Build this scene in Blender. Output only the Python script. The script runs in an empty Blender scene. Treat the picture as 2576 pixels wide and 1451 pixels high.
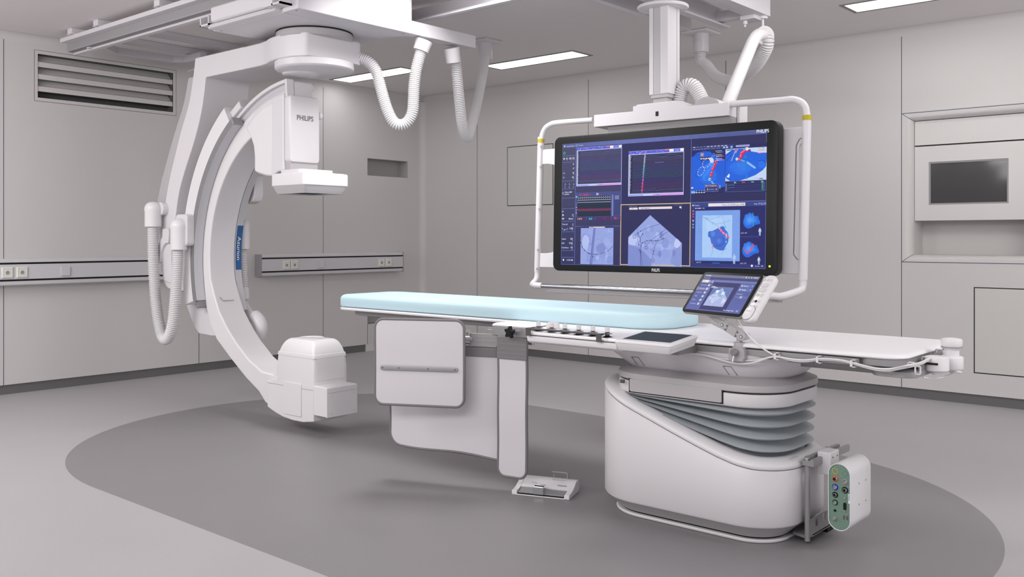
import bpy, bmesh, math, random
from mathutils import Matrix, Vector
random.seed(7)
PI = math.pi
SC = bpy.context.scene
COL = SC.collection
def srgb(c):
    c = c / 255.0
    return c / 12.92 if c <= 0.04045 else ((c + 0.055) / 1.055) ** 2.4
def rgb(r, g, b): return (srgb(r), srgb(g), srgb(b), 1.0)

# ---------------------------------------------------------------- materials
MATS = {}
def mat(name, col, rough=0.45, metal=0.0, spec=0.5, noise=0.0, scale=60.0, bump=0.0, coat=0.0, emit=0.0):
    m = bpy.data.materials.new(name); m.use_nodes = True
    nt = m.node_tree; b = nt.nodes['Principled BSDF']
    b.inputs['Base Color'].default_value = col
    b.inputs['Roughness'].default_value = rough
    b.inputs['Metallic'].default_value = metal
    b.inputs['Specular IOR Level'].default_value = spec
    b.inputs['Coat Weight'].default_value = coat
    if emit:
        b.inputs['Emission Color'].default_value = col
        b.inputs['Emission Strength'].default_value = emit
    if noise or bump:
        tc = nt.nodes.new('ShaderNodeTexCoord'); nz = nt.nodes.new('ShaderNodeTexNoise')
        nz.inputs['Scale'].default_value = scale; nz.inputs['Detail'].default_value = 3
        nt.links.new(tc.outputs['Object'], nz.inputs['Vector'])
        if noise:
            mx = nt.nodes.new('ShaderNodeMix'); mx.data_type = 'RGBA'
            mx.inputs[6].default_value = tuple(c * (1 - noise) for c in col[:3]) + (1,)
            mx.inputs[7].default_value = tuple(min(1, c * (1 + noise)) for c in col[:3]) + (1,)
            nt.links.new(nz.outputs['Fac'], mx.inputs[0]); nt.links.new(mx.outputs[2], b.inputs['Base Color'])
        if bump:
            bp = nt.nodes.new('ShaderNodeBump'); bp.inputs['Strength'].default_value = bump; bp.inputs['Distance'].default_value = 0.002
            nt.links.new(nz.outputs['Fac'], bp.inputs['Height']); nt.links.new(bp.outputs['Normal'], b.inputs['Normal'])
    MATS[name] = m
    return m
WALL = mat('wall_panel', rgb(206, 202, 201), 0.6, noise=0.015, scale=200)
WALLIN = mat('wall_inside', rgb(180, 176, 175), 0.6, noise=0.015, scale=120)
SEAM = mat('seam_blue_grey', rgb(66, 82, 98), 0.6, noise=0.03)
CEIL = mat('ceiling_paint', rgb(230, 225, 225), 0.8, noise=0.01, scale=150)
PLINTH = mat('baseboard_grey', rgb(104, 102, 103), 0.6, noise=0.02)
WHITE = mat('gantry_white', rgb(217, 213, 216), 0.38, noise=0.008, scale=300)
WHITE2 = mat('boom_white', rgb(213, 209, 213), 0.4, noise=0.008, scale=300)
PADW = mat('pad_white', rgb(240, 238, 239), 0.4, noise=0.005, scale=300)
BRIGHT = mat('bright_white', rgb(226, 223, 225), 0.35, noise=0.005, scale=300)
HOSEG = mat('hose_groove_shade', rgb(158, 155, 157), 0.6, noise=0.01)  # darker tone paints shade into the grooves between hose ribs
HOSE = mat('hose_white', rgb(222, 219, 221), 0.45, noise=0.008)
GREY = mat('housing_grey', rgb(180, 176, 178), 0.42, noise=0.02, scale=400)
MIDGREY = mat('mid_grey', rgb(150, 147, 149), 0.5, noise=0.02)
SILVER = mat('silver', rgb(196, 195, 199), 0.42, metal=0.1, noise=0.04, scale=900)
SILVERD = mat('silver_dark', rgb(132, 130, 133), 0.45, metal=0.1, noise=0.03)
METAL = mat('brushed_metal', rgb(156, 154, 155), 0.42, metal=0.35, noise=0.06, scale=700)
CHROME = mat('chrome', rgb(205, 205, 208), 0.12, metal=1.0, noise=0.01)
DARKM = mat('dark_metal', rgb(92, 90, 90), 0.4, metal=0.5, noise=0.04)
BLACK = mat('black_plastic', rgb(15, 15, 16), 0.45, spec=0.3, noise=0.03)
GAP = mat('gap_black', rgb(14, 14, 15), 0.8, noise=0.02)
BELLOW = mat('bellows_grey', rgb(172, 177, 181), 0.42, noise=0.02)
BLUEM = mat('mattress_blue', rgb(192, 220, 229), 0.6, noise=0.012, scale=260)
SHIELD = mat('shield_vinyl', rgb(208, 203, 207), 0.4, noise=0.01, scale=8)
SHGREY = mat('shield_trim', rgb(118, 115, 117), 0.5, noise=0.015)
TEXTG = mat('logo_grey', rgb(112, 108, 106), 0.5, noise=0.02)
TEAL = mat('label_teal', rgb(30, 120, 160), 0.5, noise=0.02)
LABELB = mat('label_blue', rgb(40, 92, 146), 0.45, noise=0.02)
WTEXT = mat('logo_white', rgb(240, 240, 242), 0.5, noise=0.01)
YELLOW = mat('yellow_band', rgb(186, 166, 24), 0.5, noise=0.02)
SOCK = mat('socket_ivory', rgb(222, 221, 214), 0.45, noise=0.01)
DUCT = mat('duct_aluminium', rgb(206, 204, 207), 0.45, noise=0.01, scale=300)
DUCTEND = mat('duct_end_grey', rgb(150, 147, 148), 0.5, noise=0.03)
HATCH = mat('hatch_panel', rgb(205, 203, 200), 0.55, noise=0.01, scale=200)
GREEN = mat('panel_green', rgb(112, 142, 126), 0.5, noise=0.02)
CREAMW = mat('niche_white', rgb(212, 208, 207), 0.5, noise=0.01)
MODGL = mat('module_glass', rgb(58, 68, 72), 0.55, spec=0.15, noise=0.02)
ORANGE = mat('ring_orange', rgb(214, 104, 50), 0.5, noise=0.02)
BLUE = mat('ring_blue', rgb(30, 48, 170), 0.5, noise=0.02)
GREEND = mat('ring_green', rgb(22, 62, 34), 0.5, noise=0.02)
GOLD = mat('ring_yellow', rgb(206, 178, 58), 0.5, noise=0.02)
LAMP = mat('lamp_diffuser', (1, 1, 1, 1), 0.5, emit=7.0, noise=0)
PANE = mat('pane_glass', rgb(78, 77, 78), 0.10, spec=0.6, noise=0.01)
LED = mat('led_green', rgb(214, 232, 60), 0.5, emit=1.2)
GRILL = mat('grill_grey', rgb(170, 168, 170), 0.6, noise=0.25, scale=500)

# ---------------------------------------------------------------- mesh collector
class G:
    def __init__(s): s.v = []; s.f = []; s.m = []
    def add(s, vs, fs, m=0):
        o = len(s.v); s.v += [tuple(p) for p in vs]
        s.f += [tuple(i + o for i in f) for f in fs]; s.m += [m] * len(fs); return s
    def box(s, a, b, m=0):
        x0, y0, z0 = (min(a[i], b[i]) for i in range(3)); x1, y1, z1 = (max(a[i], b[i]) for i in range(3))
        return s.add([(x0,y0,z0),(x1,y0,z0),(x1,y1,z0),(x0,y1,z0),(x0,y0,z1),(x1,y0,z1),(x1,y1,z1),(x0,y1,z1)],
                     [(0,3,2,1),(4,5,6,7),(0,1,5,4),(1,2,6,5),(2,3,7,6),(3,0,4,7)], m)
    def prism(s, pts, axis, lo, hi, m=0):
        n = len(pts)
        def P(p, t): return {'x': (t, p[0], p[1]), 'y': (p[0], t, p[1]), 'z': (p[0], p[1], t)}[axis]
        vs = [P(p, lo) for p in pts] + [P(p, hi) for p in pts]
        fs = [tuple(range(n)), tuple(range(2 * n - 1, n - 1, -1))] + [(i, (i + 1) % n, (i + 1) % n + n, i + n) for i in range(n)]
        return s.add(vs, fs, m)
    def loft(s, rings, closed=True, caps=True, m=0, cyc=False):
        n = len(rings[0]); vs = [p for r in rings for p in r]; fs = []
        k = len(rings)
        for j in range(k if cyc else k - 1):
            a, b = j * n, ((j + 1) % k) * n
            for i in range(n if closed else n - 1):
                i2 = (i + 1) % n
                fs.append((a + i, a + i2, b + i2, b + i))
        if caps and closed and not cyc:
            fs.append(tuple(range(n))[::-1]); fs.append(tuple(range((k - 1) * n, k * n)))
        return s.add(vs, fs, m)
    def tube(s, path, r, n=14, m=0, caps=True, cyc=False):
        rs = r if isinstance(r, (list, tuple)) else [r] * len(path)
        P = [Vector(p) for p in path]; rings = []; k = len(P)
        T = [(P[(i + 1) % k] - P[i - 1] if cyc else P[min(i + 1, k - 1)] - P[max(i - 1, 0)]).normalized() for i in range(k)]
        up = Vector((0, 0, 1)) if abs(T[0].z) < 0.9 else Vector((1, 0, 0))
        N = (up - T[0] * up.dot(T[0])).normalized()
        for i in range(k):
            N = (N - T[i] * N.dot(T[i])).normalized(); B = T[i].cross(N)
            rings.append([tuple(P[i] + (N * math.cos(2 * PI * j / n) + B * math.sin(2 * PI * j / n)) * rs[i]) for j in range(n)])
        return s.loft(rings, True, caps, m, cyc)
    def lathe(s, prof, c, axis='z', n=32, m=0, caps=True):
        rings = []
        for (r, t) in prof:
            ring = []
            for j in range(n):
                a = 2 * PI * j / n; u, w = r * math.cos(a), r * math.sin(a)
                ring.append({'z': (c[0] + u, c[1] + w, c[2] + t), 'x': (c[0] + t, c[1] + u, c[2] + w), 'y': (c[0] + u, c[1] + t, c[2] + w)}[axis])
            rings.append(ring)
        if max(t for _, t in prof) - min(t for _, t in prof) < 1e-6: caps = False
        return s.loft(rings, True, caps, m)
    def join(s, g, M=None, m=None):
        vs = [tuple(M @ Vector(p)) for p in g.v] if M else g.v
        o = len(s.v); s.v += vs; s.f += [tuple(i + o for i in f) for f in g.f]; s.m += [m if m is not None else x for x in g.m]; return s
    def xf(s, M): s.v = [tuple(M @ Vector(p)) for p in s.v]; return s

WM = {}
def rootmat(o): return WM.get(o.name, Matrix())
def obj(name, g, mats, parent=None, bevel=0.0, seg=2, ang=35, smooth=True, sub=0):
    me = bpy.data.meshes.new(name)
    inv = rootmat(parent).inverted() if parent else None
    vs = [tuple(inv @ Vector(p)) for p in g.v] if inv else g.v
    me.from_pydata(vs, [], g.f); 
    if not isinstance(mats, (list, tuple)): mats = [mats]
    for m in mats: me.materials.append(m)
    for p, mi in zip(me.polygons, g.m): p.material_index = mi
    bm = bmesh.new(); bm.from_mesh(me)
    bmesh.ops.recalc_face_normals(bm, faces=bm.faces); bm.to_mesh(me); bm.free()
    if smooth:
        for p in me.polygons: p.use_smooth = True
        me.set_sharp_from_angle(angle=math.radians(ang))
    o = bpy.data.objects.new(name, me); COL.objects.link(o)
    if parent: o.parent = parent; WM[o.name] = rootmat(parent)
    if bevel:
        b = o.modifiers.new('bevel', 'BEVEL'); b.width = bevel; b.segments = seg; b.limit_method = 'ANGLE'; b.angle_limit = math.radians(40)
        b.harden_normals = True; b.use_clamp_overlap = True
    if sub:
        d = o.modifiers.new('subd', 'SUBSURF'); d.levels = sub; d.render_levels = sub
    return o
def thing(name, label, cat, loc, group=None):
    o = bpy.data.objects.new(name, None); COL.objects.link(o); o.location = loc; o.empty_display_size = 0.1
    o['label'] = label; o['category'] = cat
    if group: o['group'] = group
    WM[o.name] = Matrix.Translation(loc); return o
def tag(o, label, cat, group=None):
    o['label'] = label; o['category'] = cat
    if group: o['group'] = group
    return o
def struct(name, g, mats, parent=None, **k):
    o = obj(name, g, mats, parent, **k)
    if not parent: o['kind'] = 'structure'
    return o
def dup(root, delta, label, group):
    r = root.copy(); COL.objects.link(r); r.location = Vector(root.location) + Vector(delta)
    r['label'] = label; r['group'] = group
    WM[r.name] = Matrix.Translation(r.location)
    for ch in list(root.children):
        c = ch.copy(); COL.objects.link(c); c.parent = r
        for g2 in list(ch.children):
            d = g2.copy(); COL.objects.link(d); d.parent = c
    return r

# ---------------------------------------------------------------- shapes
def arc(c, R, a0, a1, n):
    return [(c[0] + R * math.cos(math.radians(a0 + (a1 - a0) * i / n)), c[1] + R * math.sin(math.radians(a0 + (a1 - a0) * i / n))) for i in range(n + 1)]
def rrect(x0, x1, y0, y1, r, n=6):
    rs = r if isinstance(r, (list, tuple)) else [r] * 4   # corners: (x1,y1) (x0,y1) (x0,y0) (x1,y0)
    out = []
    for (cx, cy, a, rr) in ((x1 - rs[0], y1 - rs[0], 0, rs[0]), (x0 + rs[1], y1 - rs[1], 90, rs[1]), (x0 + rs[2], y0 + rs[2], 180, rs[2]), (x1 - rs[3], y0 + rs[3], 270, rs[3])):
        out += arc((cx, cy), rr, a, a + 90, n)
    return out
def catmull(P, k=8, cyc=False):
    P = [Vector(p) for p in P]; out = []; n = len(P)
    for i in range(n if cyc else n - 1):
        p0 = P[i - 1] if (i > 0 or cyc) else P[0] * 2 - P[1]
        p1 = P[i]; p2 = P[(i + 1) % n]
        p3 = P[(i + 2) % n] if (i + 2 < n or cyc) else P[-1] * 2 - P[-2]
        for j in range(k):
            t = j / k
            out.append(0.5 * ((2 * p1) + (p2 - p0) * t + (2 * p0 - 5 * p1 + 4 * p2 - p3) * t * t + (3 * p1 - p0 - 3 * p2 + p3) * t ** 3))
    if not cyc: out.append(P[-1])
    return out
def smooth2(pts, k=5): return [(p[0], p[1]) for p in catmull([(a, b, 0) for a, b in pts], k)]
def resample(path, step):
    out = [Vector(path[0])]; acc = 0.0
    for a, b in zip(path, path[1:]):
        a, b = Vector(a), Vector(b); L = (b - a).length
        if L < 1e-9: continue
        t = step - acc
        while t <= L:
            out.append(a + (b - a) * (t / L)); t += step
        acc = L - (t - step)
    return out
def hose(ctrl, r, pitch=0.0125, n=18, depth=0.15):
    path = resample(catmull(ctrl, 14), pitch / 4)
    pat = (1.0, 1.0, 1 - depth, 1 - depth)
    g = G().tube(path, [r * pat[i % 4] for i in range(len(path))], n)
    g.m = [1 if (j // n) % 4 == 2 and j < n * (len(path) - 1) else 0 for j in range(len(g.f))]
    return g
def rplate(x0, x1, y0, y1, r, z0, z1, e=0.004, n=6):
    """rounded slab in local xy with softened top and bottom edges"""
    ring = lambda d, z: [(p[0], p[1], z) for p in rrect(x0 + d, x1 - d, y0 + d, y1 - d, max(r - d, 0.001), n)]
    k = 0.3 * e
    return G().loft([ring(e, z0), ring(k, z0 + k), ring(0, z0 + e), ring(0, z1 - e), ring(k, z1 - k), ring(e, z1)])
_txt = {}
def text(s, size=1.0, bold=0.0, align='LEFT'):
    key = (s, bold, align)
    if key not in _txt:
        c = bpy.data.curves.new('t', 'FONT'); c.body = s; c.size = 1.0; c.offset = bold; c.align_x = align; c.resolution_u = 3
        o = bpy.data.objects.new('t', c); COL.objects.link(o)
        dg = bpy.context.evaluated_depsgraph_get(); dg.update()
        me = bpy.data.meshes.new_from_object(o.evaluated_get(dg))
        _txt[key] = ([tuple(v.co) for v in me.vertices], [tuple(p.vertices) for p in me.polygons])
        bpy.data.objects.remove(o); bpy.data.curves.remove(c); bpy.data.meshes.remove(me)
    v, f = _txt[key]; g = G(); g.add([(p[0] * size, p[1] * size, 0) for p in v], f); return g
def frame_matrix(C, U, V, N):
    return Matrix(((U[0], V[0], N[0], C[0]), (U[1], V[1], N[1], C[1]), (U[2], V[2], N[2], C[2]), (0, 0, 0, 1)))

# ---------------------------------------------------------------- room shell
XL, YB, ZC = -7.555, 7.21, 2.77
XR, YF = 1.7, -1.8
# floor: sheet vinyl with a darker stadium-shaped inlay
def floor_material():
    m = bpy.data.materials.new('floor_vinyl'); m.use_nodes = True; nt = m.node_tree; b = nt.nodes['Principled BSDF']
    N = lambda t: nt.nodes.new(t)
    tc = N('ShaderNodeTexCoord'); sp = N('ShaderNodeSeparateXYZ'); nt.links.new(tc.outputs['Object'], sp.inputs[0])
    def M(op, a, bb=None, c=None):
        n = N('ShaderNodeMath'); n.operation = op
        for i, x in enumerate((a, bb, c)):
            if x is None: continue
            if isinstance(x, (int, float)): n.inputs[i].default_value = x
            else: nt.links.new(x, n.inputs[i])
        return n.outputs[0]
    cx = M('MINIMUM', M('MAXIMUM', sp.outputs[0], -4.43), -2.39)
    dx = M('SUBTRACT', sp.outputs[0], cx); dy = M('SUBTRACT', sp.outputs[1], 3.59)
    d = M('SQRT', M('ADD', M('MULTIPLY', dx, dx), M('MULTIPLY', dy, dy)))
    inside = M('LESS_THAN', d, 1.527)
    mp = N('ShaderNodeMapping'); mp.inputs['Scale'].default_value = (14, 90, 1); mp.inputs['Rotation'].default_value = (0, 0, 0.35); nt.links.new(tc.outputs['Object'], mp.inputs[0])
    nz = N('ShaderNodeTexNoise'); nz.inputs['Scale'].default_value = 2.0; nz.inputs['Detail'].default_value = 5; nt.links.new(mp.outputs[0], nz.inputs['Vector'])
    n2 = N('ShaderNodeTexNoise'); n2.inputs['Scale'].default_value = 1.3; nt.links.new(tc.outputs['Object'], n2.inputs['Vector'])
    mx = N('ShaderNodeMix'); mx.data_type = 'RGBA'; nt.links.new(inside, mx.inputs[0])
    mx.inputs[6].default_value = FLOOR_A; mx.inputs[7].default_value = FLOOR_B
    v = M('ADD', M('MULTIPLY_ADD', nz.outputs['Fac'], 0.10, 0.90), M('MULTIPLY_ADD', n2.outputs['Fac'], 0.10, 0.0))
    hv = N('ShaderNodeHueSaturation'); nt.links.new(mx.outputs[2], hv.inputs['Color']); nt.links.new(v, hv.inputs['Value'])
    nt.links.new(hv.outputs[0], b.inputs['Base Color'])
    b.inputs['Roughness'].default_value = 0.42; b.inputs['Specular IOR Level'].default_value = 0.35
    return m
FLOOR_A = rgb(172, 169, 171); FLOOR_B = rgb(134, 131, 133)
g = G().add([(XL - .2, YF, 0), (XR, YF, 0), (XR, YB + .4, 0), (XL - .2, YB + .4, 0)], [(0, 1, 2, 3)])
struct('floor', g, floor_material(), smooth=False)
g = G().box((XL - .3, YF, ZC), (XR, YB + .4, ZC + .1))
struct('ceiling', g, CEIL, smooth=False)

def wall_grid(us, vs, holes):
    """faces of a wall split on us x vs, leaving out the holes (u0,u1,v0,v1)"""
    us = sorted(set(us + [h[0] for h in holes] + [h[1] for h in holes])); vs = sorted(set(vs + [h[2] for h in holes] + [h[3] for h in holes]))
    q = []
    for a, b in zip(us, us[1:]):
        for c, d in zip(vs, vs[1:]):
            mu, mv = (a + b) / 2, (c + d) / 2
            if not any(h[0] < mu < h[1] and h[2] < mv < h[3] for h in holes): q.append((a, b, c, d))
    return q
BB = 0.075
VENT = (3.072, 4.209, 2.293, 2.635); NICHE = (6.412, 6.985, 1.853, 2.034); LOWN = (6.412, 6.985, 0.285, 0.46)
g = G()
for (a, b, c, d) in wall_grid([YF, YB], [BB, ZC], [VENT, NICHE, LOWN]):
    g.add([(XL, a, c), (XL, b, c), (XL, b, d), (XL, a, d)], [(0, 1, 2, 3)])
def recess_x(g, y0, y1, z0, z1, dep, m):
    x1 = XL - dep
    g.add([(XL, y0, z0), (XL, y1, z0), (XL, y1, z1), (XL, y0, z1), (x1, y0, z0), (x1, y1, z0), (x1, y1, z1), (x1, y0, z1)],
          [(4, 5, 6, 7), (0, 1, 5, 4), (1, 2, 6, 5), (2, 3, 7, 6), (3, 0, 4, 7)], m)
recess_x(g, *NICHE, .16, 1); recess_x(g, *LOWN, .16, 1)
SW = 0.0045
for y in (2.823, 4.459, 5.834, 6.412):
    g.box((XL - .001, y - SW / 2, BB), (XL + .0012, y + SW / 2, 2.71 if y < 6 else LOWN[2]), 2)
struct('wall_left', g, [WALL, WALLIN, SEAM], smooth=False)
WIN = (-2.356, -1.43, 1.016, 2.13)
g = G()
for (a, b, c, d) in wall_grid([XL, XR], [BB, ZC], [WIN]):
    g.add([(a, YB, c), (b, YB, c), (b, YB, d), (a, YB, d)], [(0, 1, 2, 3)])
for x in (-6.719, -5.267, -3.816):
    g.box((x - SW / 2, YB + .001, BB), (x + SW / 2, YB - .0012, 2.71), 1)
g.box((-2.356 - SW, YB + .001, BB), (-2.356, YB - .0012, 2.71), 1)
for z in (1.016, 2.13):
    g.box((-2.356, YB + .001, z - SW / 2), (XR, YB - .0012, z + SW / 2), 1)
struct('wall_back', g, [WALL, SEAM], smooth=False)
# recessed dark baseboards, the lighter plinth by the corner
struct('baseboard_left', G().box((XL - .05, YF, 0), (XL - .02, 6.40, BB)), PLINTH, smooth=False)
struct('baseboard_back', G().box((XL, YB + .02, 0), (XR, YB + .05, BB)), PLINTH, smooth=False)
struct('trim_1', G().box((XL - .05, 6.40, 0), (XL - .006, 7.0, BB)), CREAMW, smooth=False)
# coved corner and ceiling coves
r = .062
prof = [(XL, YB - r)] + arc((XL + r, YB - r), r, 180, 90, 8) 
struct('trim_2', G().prism([(XL - .004, YB - r - .004)] + arc((XL + r, YB - r), r, 180, 90, 8) + [(XL + r + .004, YB + .004), (XL - .004, YB + .004)], 'z', BB, ZC - r), WALL)
r = .06
struct('trim_3', G().prism([(XL - .004, ZC - r - .003)] + arc((XL + r, ZC - r), r, 180, 90, 8) + [(XL + r, ZC + .004), (XL - .004, ZC + .004)], 'y', YF, YB), WALL)
struct('trim_4', G().prism([(YB + .004, ZC - r - .003)] + arc((YB - r, ZC - r), r, 0, 90, 8) + [(YB - r, ZC + .004), (YB + .004, ZC + .004)], 'x', XL, XR), WALL)

# observation window in its niche (back wall, right)
win = bpy.data.objects.new('window_1', None); COL.objects.link(win); win.location = (-1.9, YB, 1.016); win['kind'] = 'structure'; WM[win.name] = Matrix.Translation(win.location)
x0, x1, z0, z1 = WIN
d = .068; yi = YB + .07
# rounded frame: quarter-round from the wall face into the niche
def qring(t):
    a = math.radians(90 * t); ins = d * math.sin(a) ; dep = .07 * (1 - math.cos(a))
    return [(x0 + ins, YB + dep, z0 + ins * .8), (x1 - ins, YB + dep, z0 + ins * .8), (x1 - ins, YB + dep, z1 - ins * .8), (x0 + ins, YB + dep, z1 - ins * .8)]
g = G().loft([qring(t / 6) for t in range(7)], True, False)
rr = qring(1); b = [(p[0], YB + .27, p[2]) for p in rr]
g.loft([rr, b], True, False); g.add(b, [(0, 1, 2, 3)])
for (p, q) in ((qring(0)[0], qring(1)[0]), (qring(0)[3], qring(1)[3])):
    path = [(p[0] + d * math.sin(math.radians(15 * i)), YB + .07 * (1 - math.cos(math.radians(15 * i))) - .0005, p[2] + (q[2] - p[2]) * math.sin(math.radians(15 * i))) for i in range(7)]
    g.tube(path, .002, 6, m=1)
struct('window_frame', g, [WALL, SEAM], win, ang=50)
xa = x0 + d + .003; xb = x1 - d - .003
struct('blind_cassette', G().box((xa, yi, 1.890), (xb, YB + .2, z1 - d * .8 - .004)), CREAMW, win, bevel=.002)
px0, px1, pz0, pz1 = -2.185, -1.646, 1.442, 1.761
g = G()
for (a, b2, c, dd) in wall_grid([xa, xb], [1.326, 1.880], [(px0, px1, pz0, pz1)]):
    g.box((a, yi, c), (b2, YB + .2, dd))
struct('window_panel', g, CREAMW, win, smooth=False)
g = G()
for (a, b2, c, dd) in wall_grid([px0 - .002, px1 + .002], [pz0 - .002, pz1 + .002], [(px0 + .012, px1 - .012, pz0 + .012, pz1 - .012)]):
    g.box((a, yi + .006, c), (b2, yi + .03, dd))
struct('pane_frame', g, MIDGREY, win, smooth=False)
struct('pane', G().box((px0 + .01, yi + .014, pz0 + .01), (px1 - .01, yi + .022, pz1 - .01)), PANE, win, smooth=False)

# flush access panels on the back wall
def hatch(x0, x1, z0, z1, label, frame_w=.007):
    t = thing('access_panel', label, 'access panel', ((x0 + x1) / 2, YB, z0))
    g = G()
    for (a, b2, c, dd) in wall_grid([x0, x1], [z0, z1], [(x0 + frame_w, x1 - frame_w, z0 + frame_w, z1 - frame_w)]):
        g.box((a, YB + .001, c), (b2, YB - .0015, dd))
    obj('seal', g, GAP, t, smooth=False)
    obj('cover', G().box((x0 + frame_w, YB + .001, z0 + frame_w), (x1 - frame_w, YB - .002, z1 - frame_w)), HATCH, t, smooth=False)
hatch(-6.298, -5.694, 1.522, 2.129, 'flush square access panel on the back wall, half hidden behind the large monitor')
hatch(-1.855, -1.10, .228, .844, 'large flush access panel low on the wall under the window niche at right')

# louvred vent on the left wall
v = thing('air_vent', 'grey louvred ventilation grille high on the left wall', 'air vent', (XL, 3.64, 2.267))
g = G()
for (a, b2, c, dd) in wall_grid([3.049, 4.236], [2.267, 2.661], [VENT]):
    g.box((XL - .01, a, c), (XL + .002, b2, dd))
g2 = G(); recess_x(g2, *VENT, .12, 1); g.join(g2)
for (a, b2, c, dd) in wall_grid([3.046, 4.239], [2.264, 2.664], [(3.0495, 4.2355, 2.2675, 2.6605)]): g.box((XL - .001, a, c), (XL + .0012, b2, dd), 1)
obj('frame', g, [WALL, mat('vent_dark', rgb(88, 86, 87), .7, noise=.02)], v, smooth=False)
for k in range(3):
    zt = 2.630 - k * .0955
    pts = [(XL - .10, zt + .022), (XL - .035, zt - .045), (XL - .012, zt - .052), (XL - .004, zt - .058), (XL - .004, zt - .095), (XL - .02, zt - .095), (XL - .022, zt - .062), (XL - .04, zt - .053), (XL - .105, zt + .016)]
    g = G(); n = len(pts)
    g.add([(p[0], VENT[0] + .002, p[1]) for p in pts] + [(p[0], VENT[1] - .002, p[1]) for p in pts],
          [tuple(range(n)), tuple(range(2 * n - 1, n - 1, -1))] + [(i, (i + 1) % n, (i + 1) % n + n, i + n) for i in range(n)])
    obj('louvre', g, WALL, v, smooth=False)

# wall ducts with sockets
def socket_geo(y, z, x):
    w = .043
    g = G(); ring = lambda ww, xx: [(xx, y - ww, z - ww), (xx, y + ww, z - ww), (xx, y + ww, z + ww), (xx, y - ww, z + ww)]
    g.loft([ring(w, x), ring(w, x + .006), ring(w - .012, x + .013), ring(w - .013, x + .010)])
    return g
def socket(parent, y, z, x):
    o = obj('power_socket', socket_geo(y, z, x), SOCK, parent, bevel=.0015)
    g = G().lathe([(.017, .0095), (.017, .0125), (.0145, .0125), (.014, .0105)], (x, y, z), 'x', 20, caps=False); g.lathe([(.0143, .0107), (.001, .0107)], (x, y, z), 'x', 20, 1)
    obj('socket_opening', g, [SOCK, mat('socket_hole', rgb(150, 148, 142), .6, noise=.02) if 'socket_hole' not in MATS else MATS['socket_hole']], o)
def duct(y0, y1, label, socks, blanks, cap0):
    t = thing('wall_duct', label, 'wall duct', (XL, (y0 + y1) / 2, .835))
    xf = XL + .10
    prof = [(XL, .836), (xf - .012, .836), (xf - .004, .842), (xf - .001, .868), (xf - .006, .870), (xf - .006, .880), (xf, .882), (xf, .996), (xf - .006, .998), (xf - .006, 1.008), (xf - .001, 1.010), (xf - .004, 1.032), (xf - .012, 1.038), (XL, 1.038)]
    obj('trunking', G().prism(prof, 'y', y0, y1), DUCT, t, ang=30)
    for z in (.8755, 1.0025):
        obj('sealing_strip', G().box((xf - .008, y0 + .001, z - .0068), (xf + .0006, y1 - .001, z + .0068)), BLACK, t, smooth=False)
    for yc in cap0:
        obj('end_cap', G().box((XL, yc - .006, .833), (xf + .001, yc + .004, 1.041)), DUCTEND, t, bevel=.002)
    for y in socks: socket(t, y, .934, xf)
    for y in blanks: obj('blank_plate', G().box((xf, y - .036, .898), (xf + .012, y + .036, .970)), DUCT, t, bevel=.003)
duct(YF + .2, 4.62, 'long grey wall duct at the left edge, running behind the two hanging hoses', (2.81, 2.916), (3.24,), (4.62,))
duct(5.046, 6.825, 'short grey wall duct on the left wall between the curved arm and the corner', (5.319, 5.411, 6.515, 6.615), (5.728,), (5.043, 6.828))
# stray outlet seen under the tabletop
oc = (-6.8529,7.2,0.1728)
ot = thing('wall_outlet', 'small square white outlet on the back wall, seen just under the table edge', 'outlet', (oc[0], YB, oc[2] - .05))
obj('cover_plate', G().box((oc[0] - .043, YB - .012, oc[2] - .043), (oc[0] + .043, YB, oc[2] + .043)), SOCK, ot, bevel=.004)
obj('socket_opening', G().lathe([(.016, -.0135), (.0005, -.0135)], (oc[0], YB, oc[2]), 'y', 20), MATS['socket_hole'], ot)
# ceiling luminaires
def luminaire(x0, x1, y0, y1, label):
    t = thing('ceiling_light', label, 'ceiling light', ((x0 + x1) / 2, (y0 + y1) / 2, ZC), 'recessed ceiling lights')
    w = .028; g = G()
    for (a, b2, c, dd) in wall_grid([x0, x1], [y0, y1], [(x0 + w, x1 - w, y0 + w, y1 - w)]):
        g.box((a, c, ZC - .004), (b2, dd, ZC + .004))
    obj('frame', g, SILVERD, t, smooth=False)
    obj('diffuser', G().box((x0 + w, y0 + w, ZC - .002), (x1 - w, y1 - w, ZC + .004)), LAMP, t, smooth=False)
luminaire(-7.42, -6.37, 5.80, 6.08, 'lit recessed ceiling light behind the U-shaped white hose')
luminaire(-5.775, -4.716, 6.235, 6.525, 'lit recessed ceiling light left of the monitor column')
luminaire(-2.44, -1.38, 6.20, 6.49, 'lit recessed ceiling light at the top right edge of the view')

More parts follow.
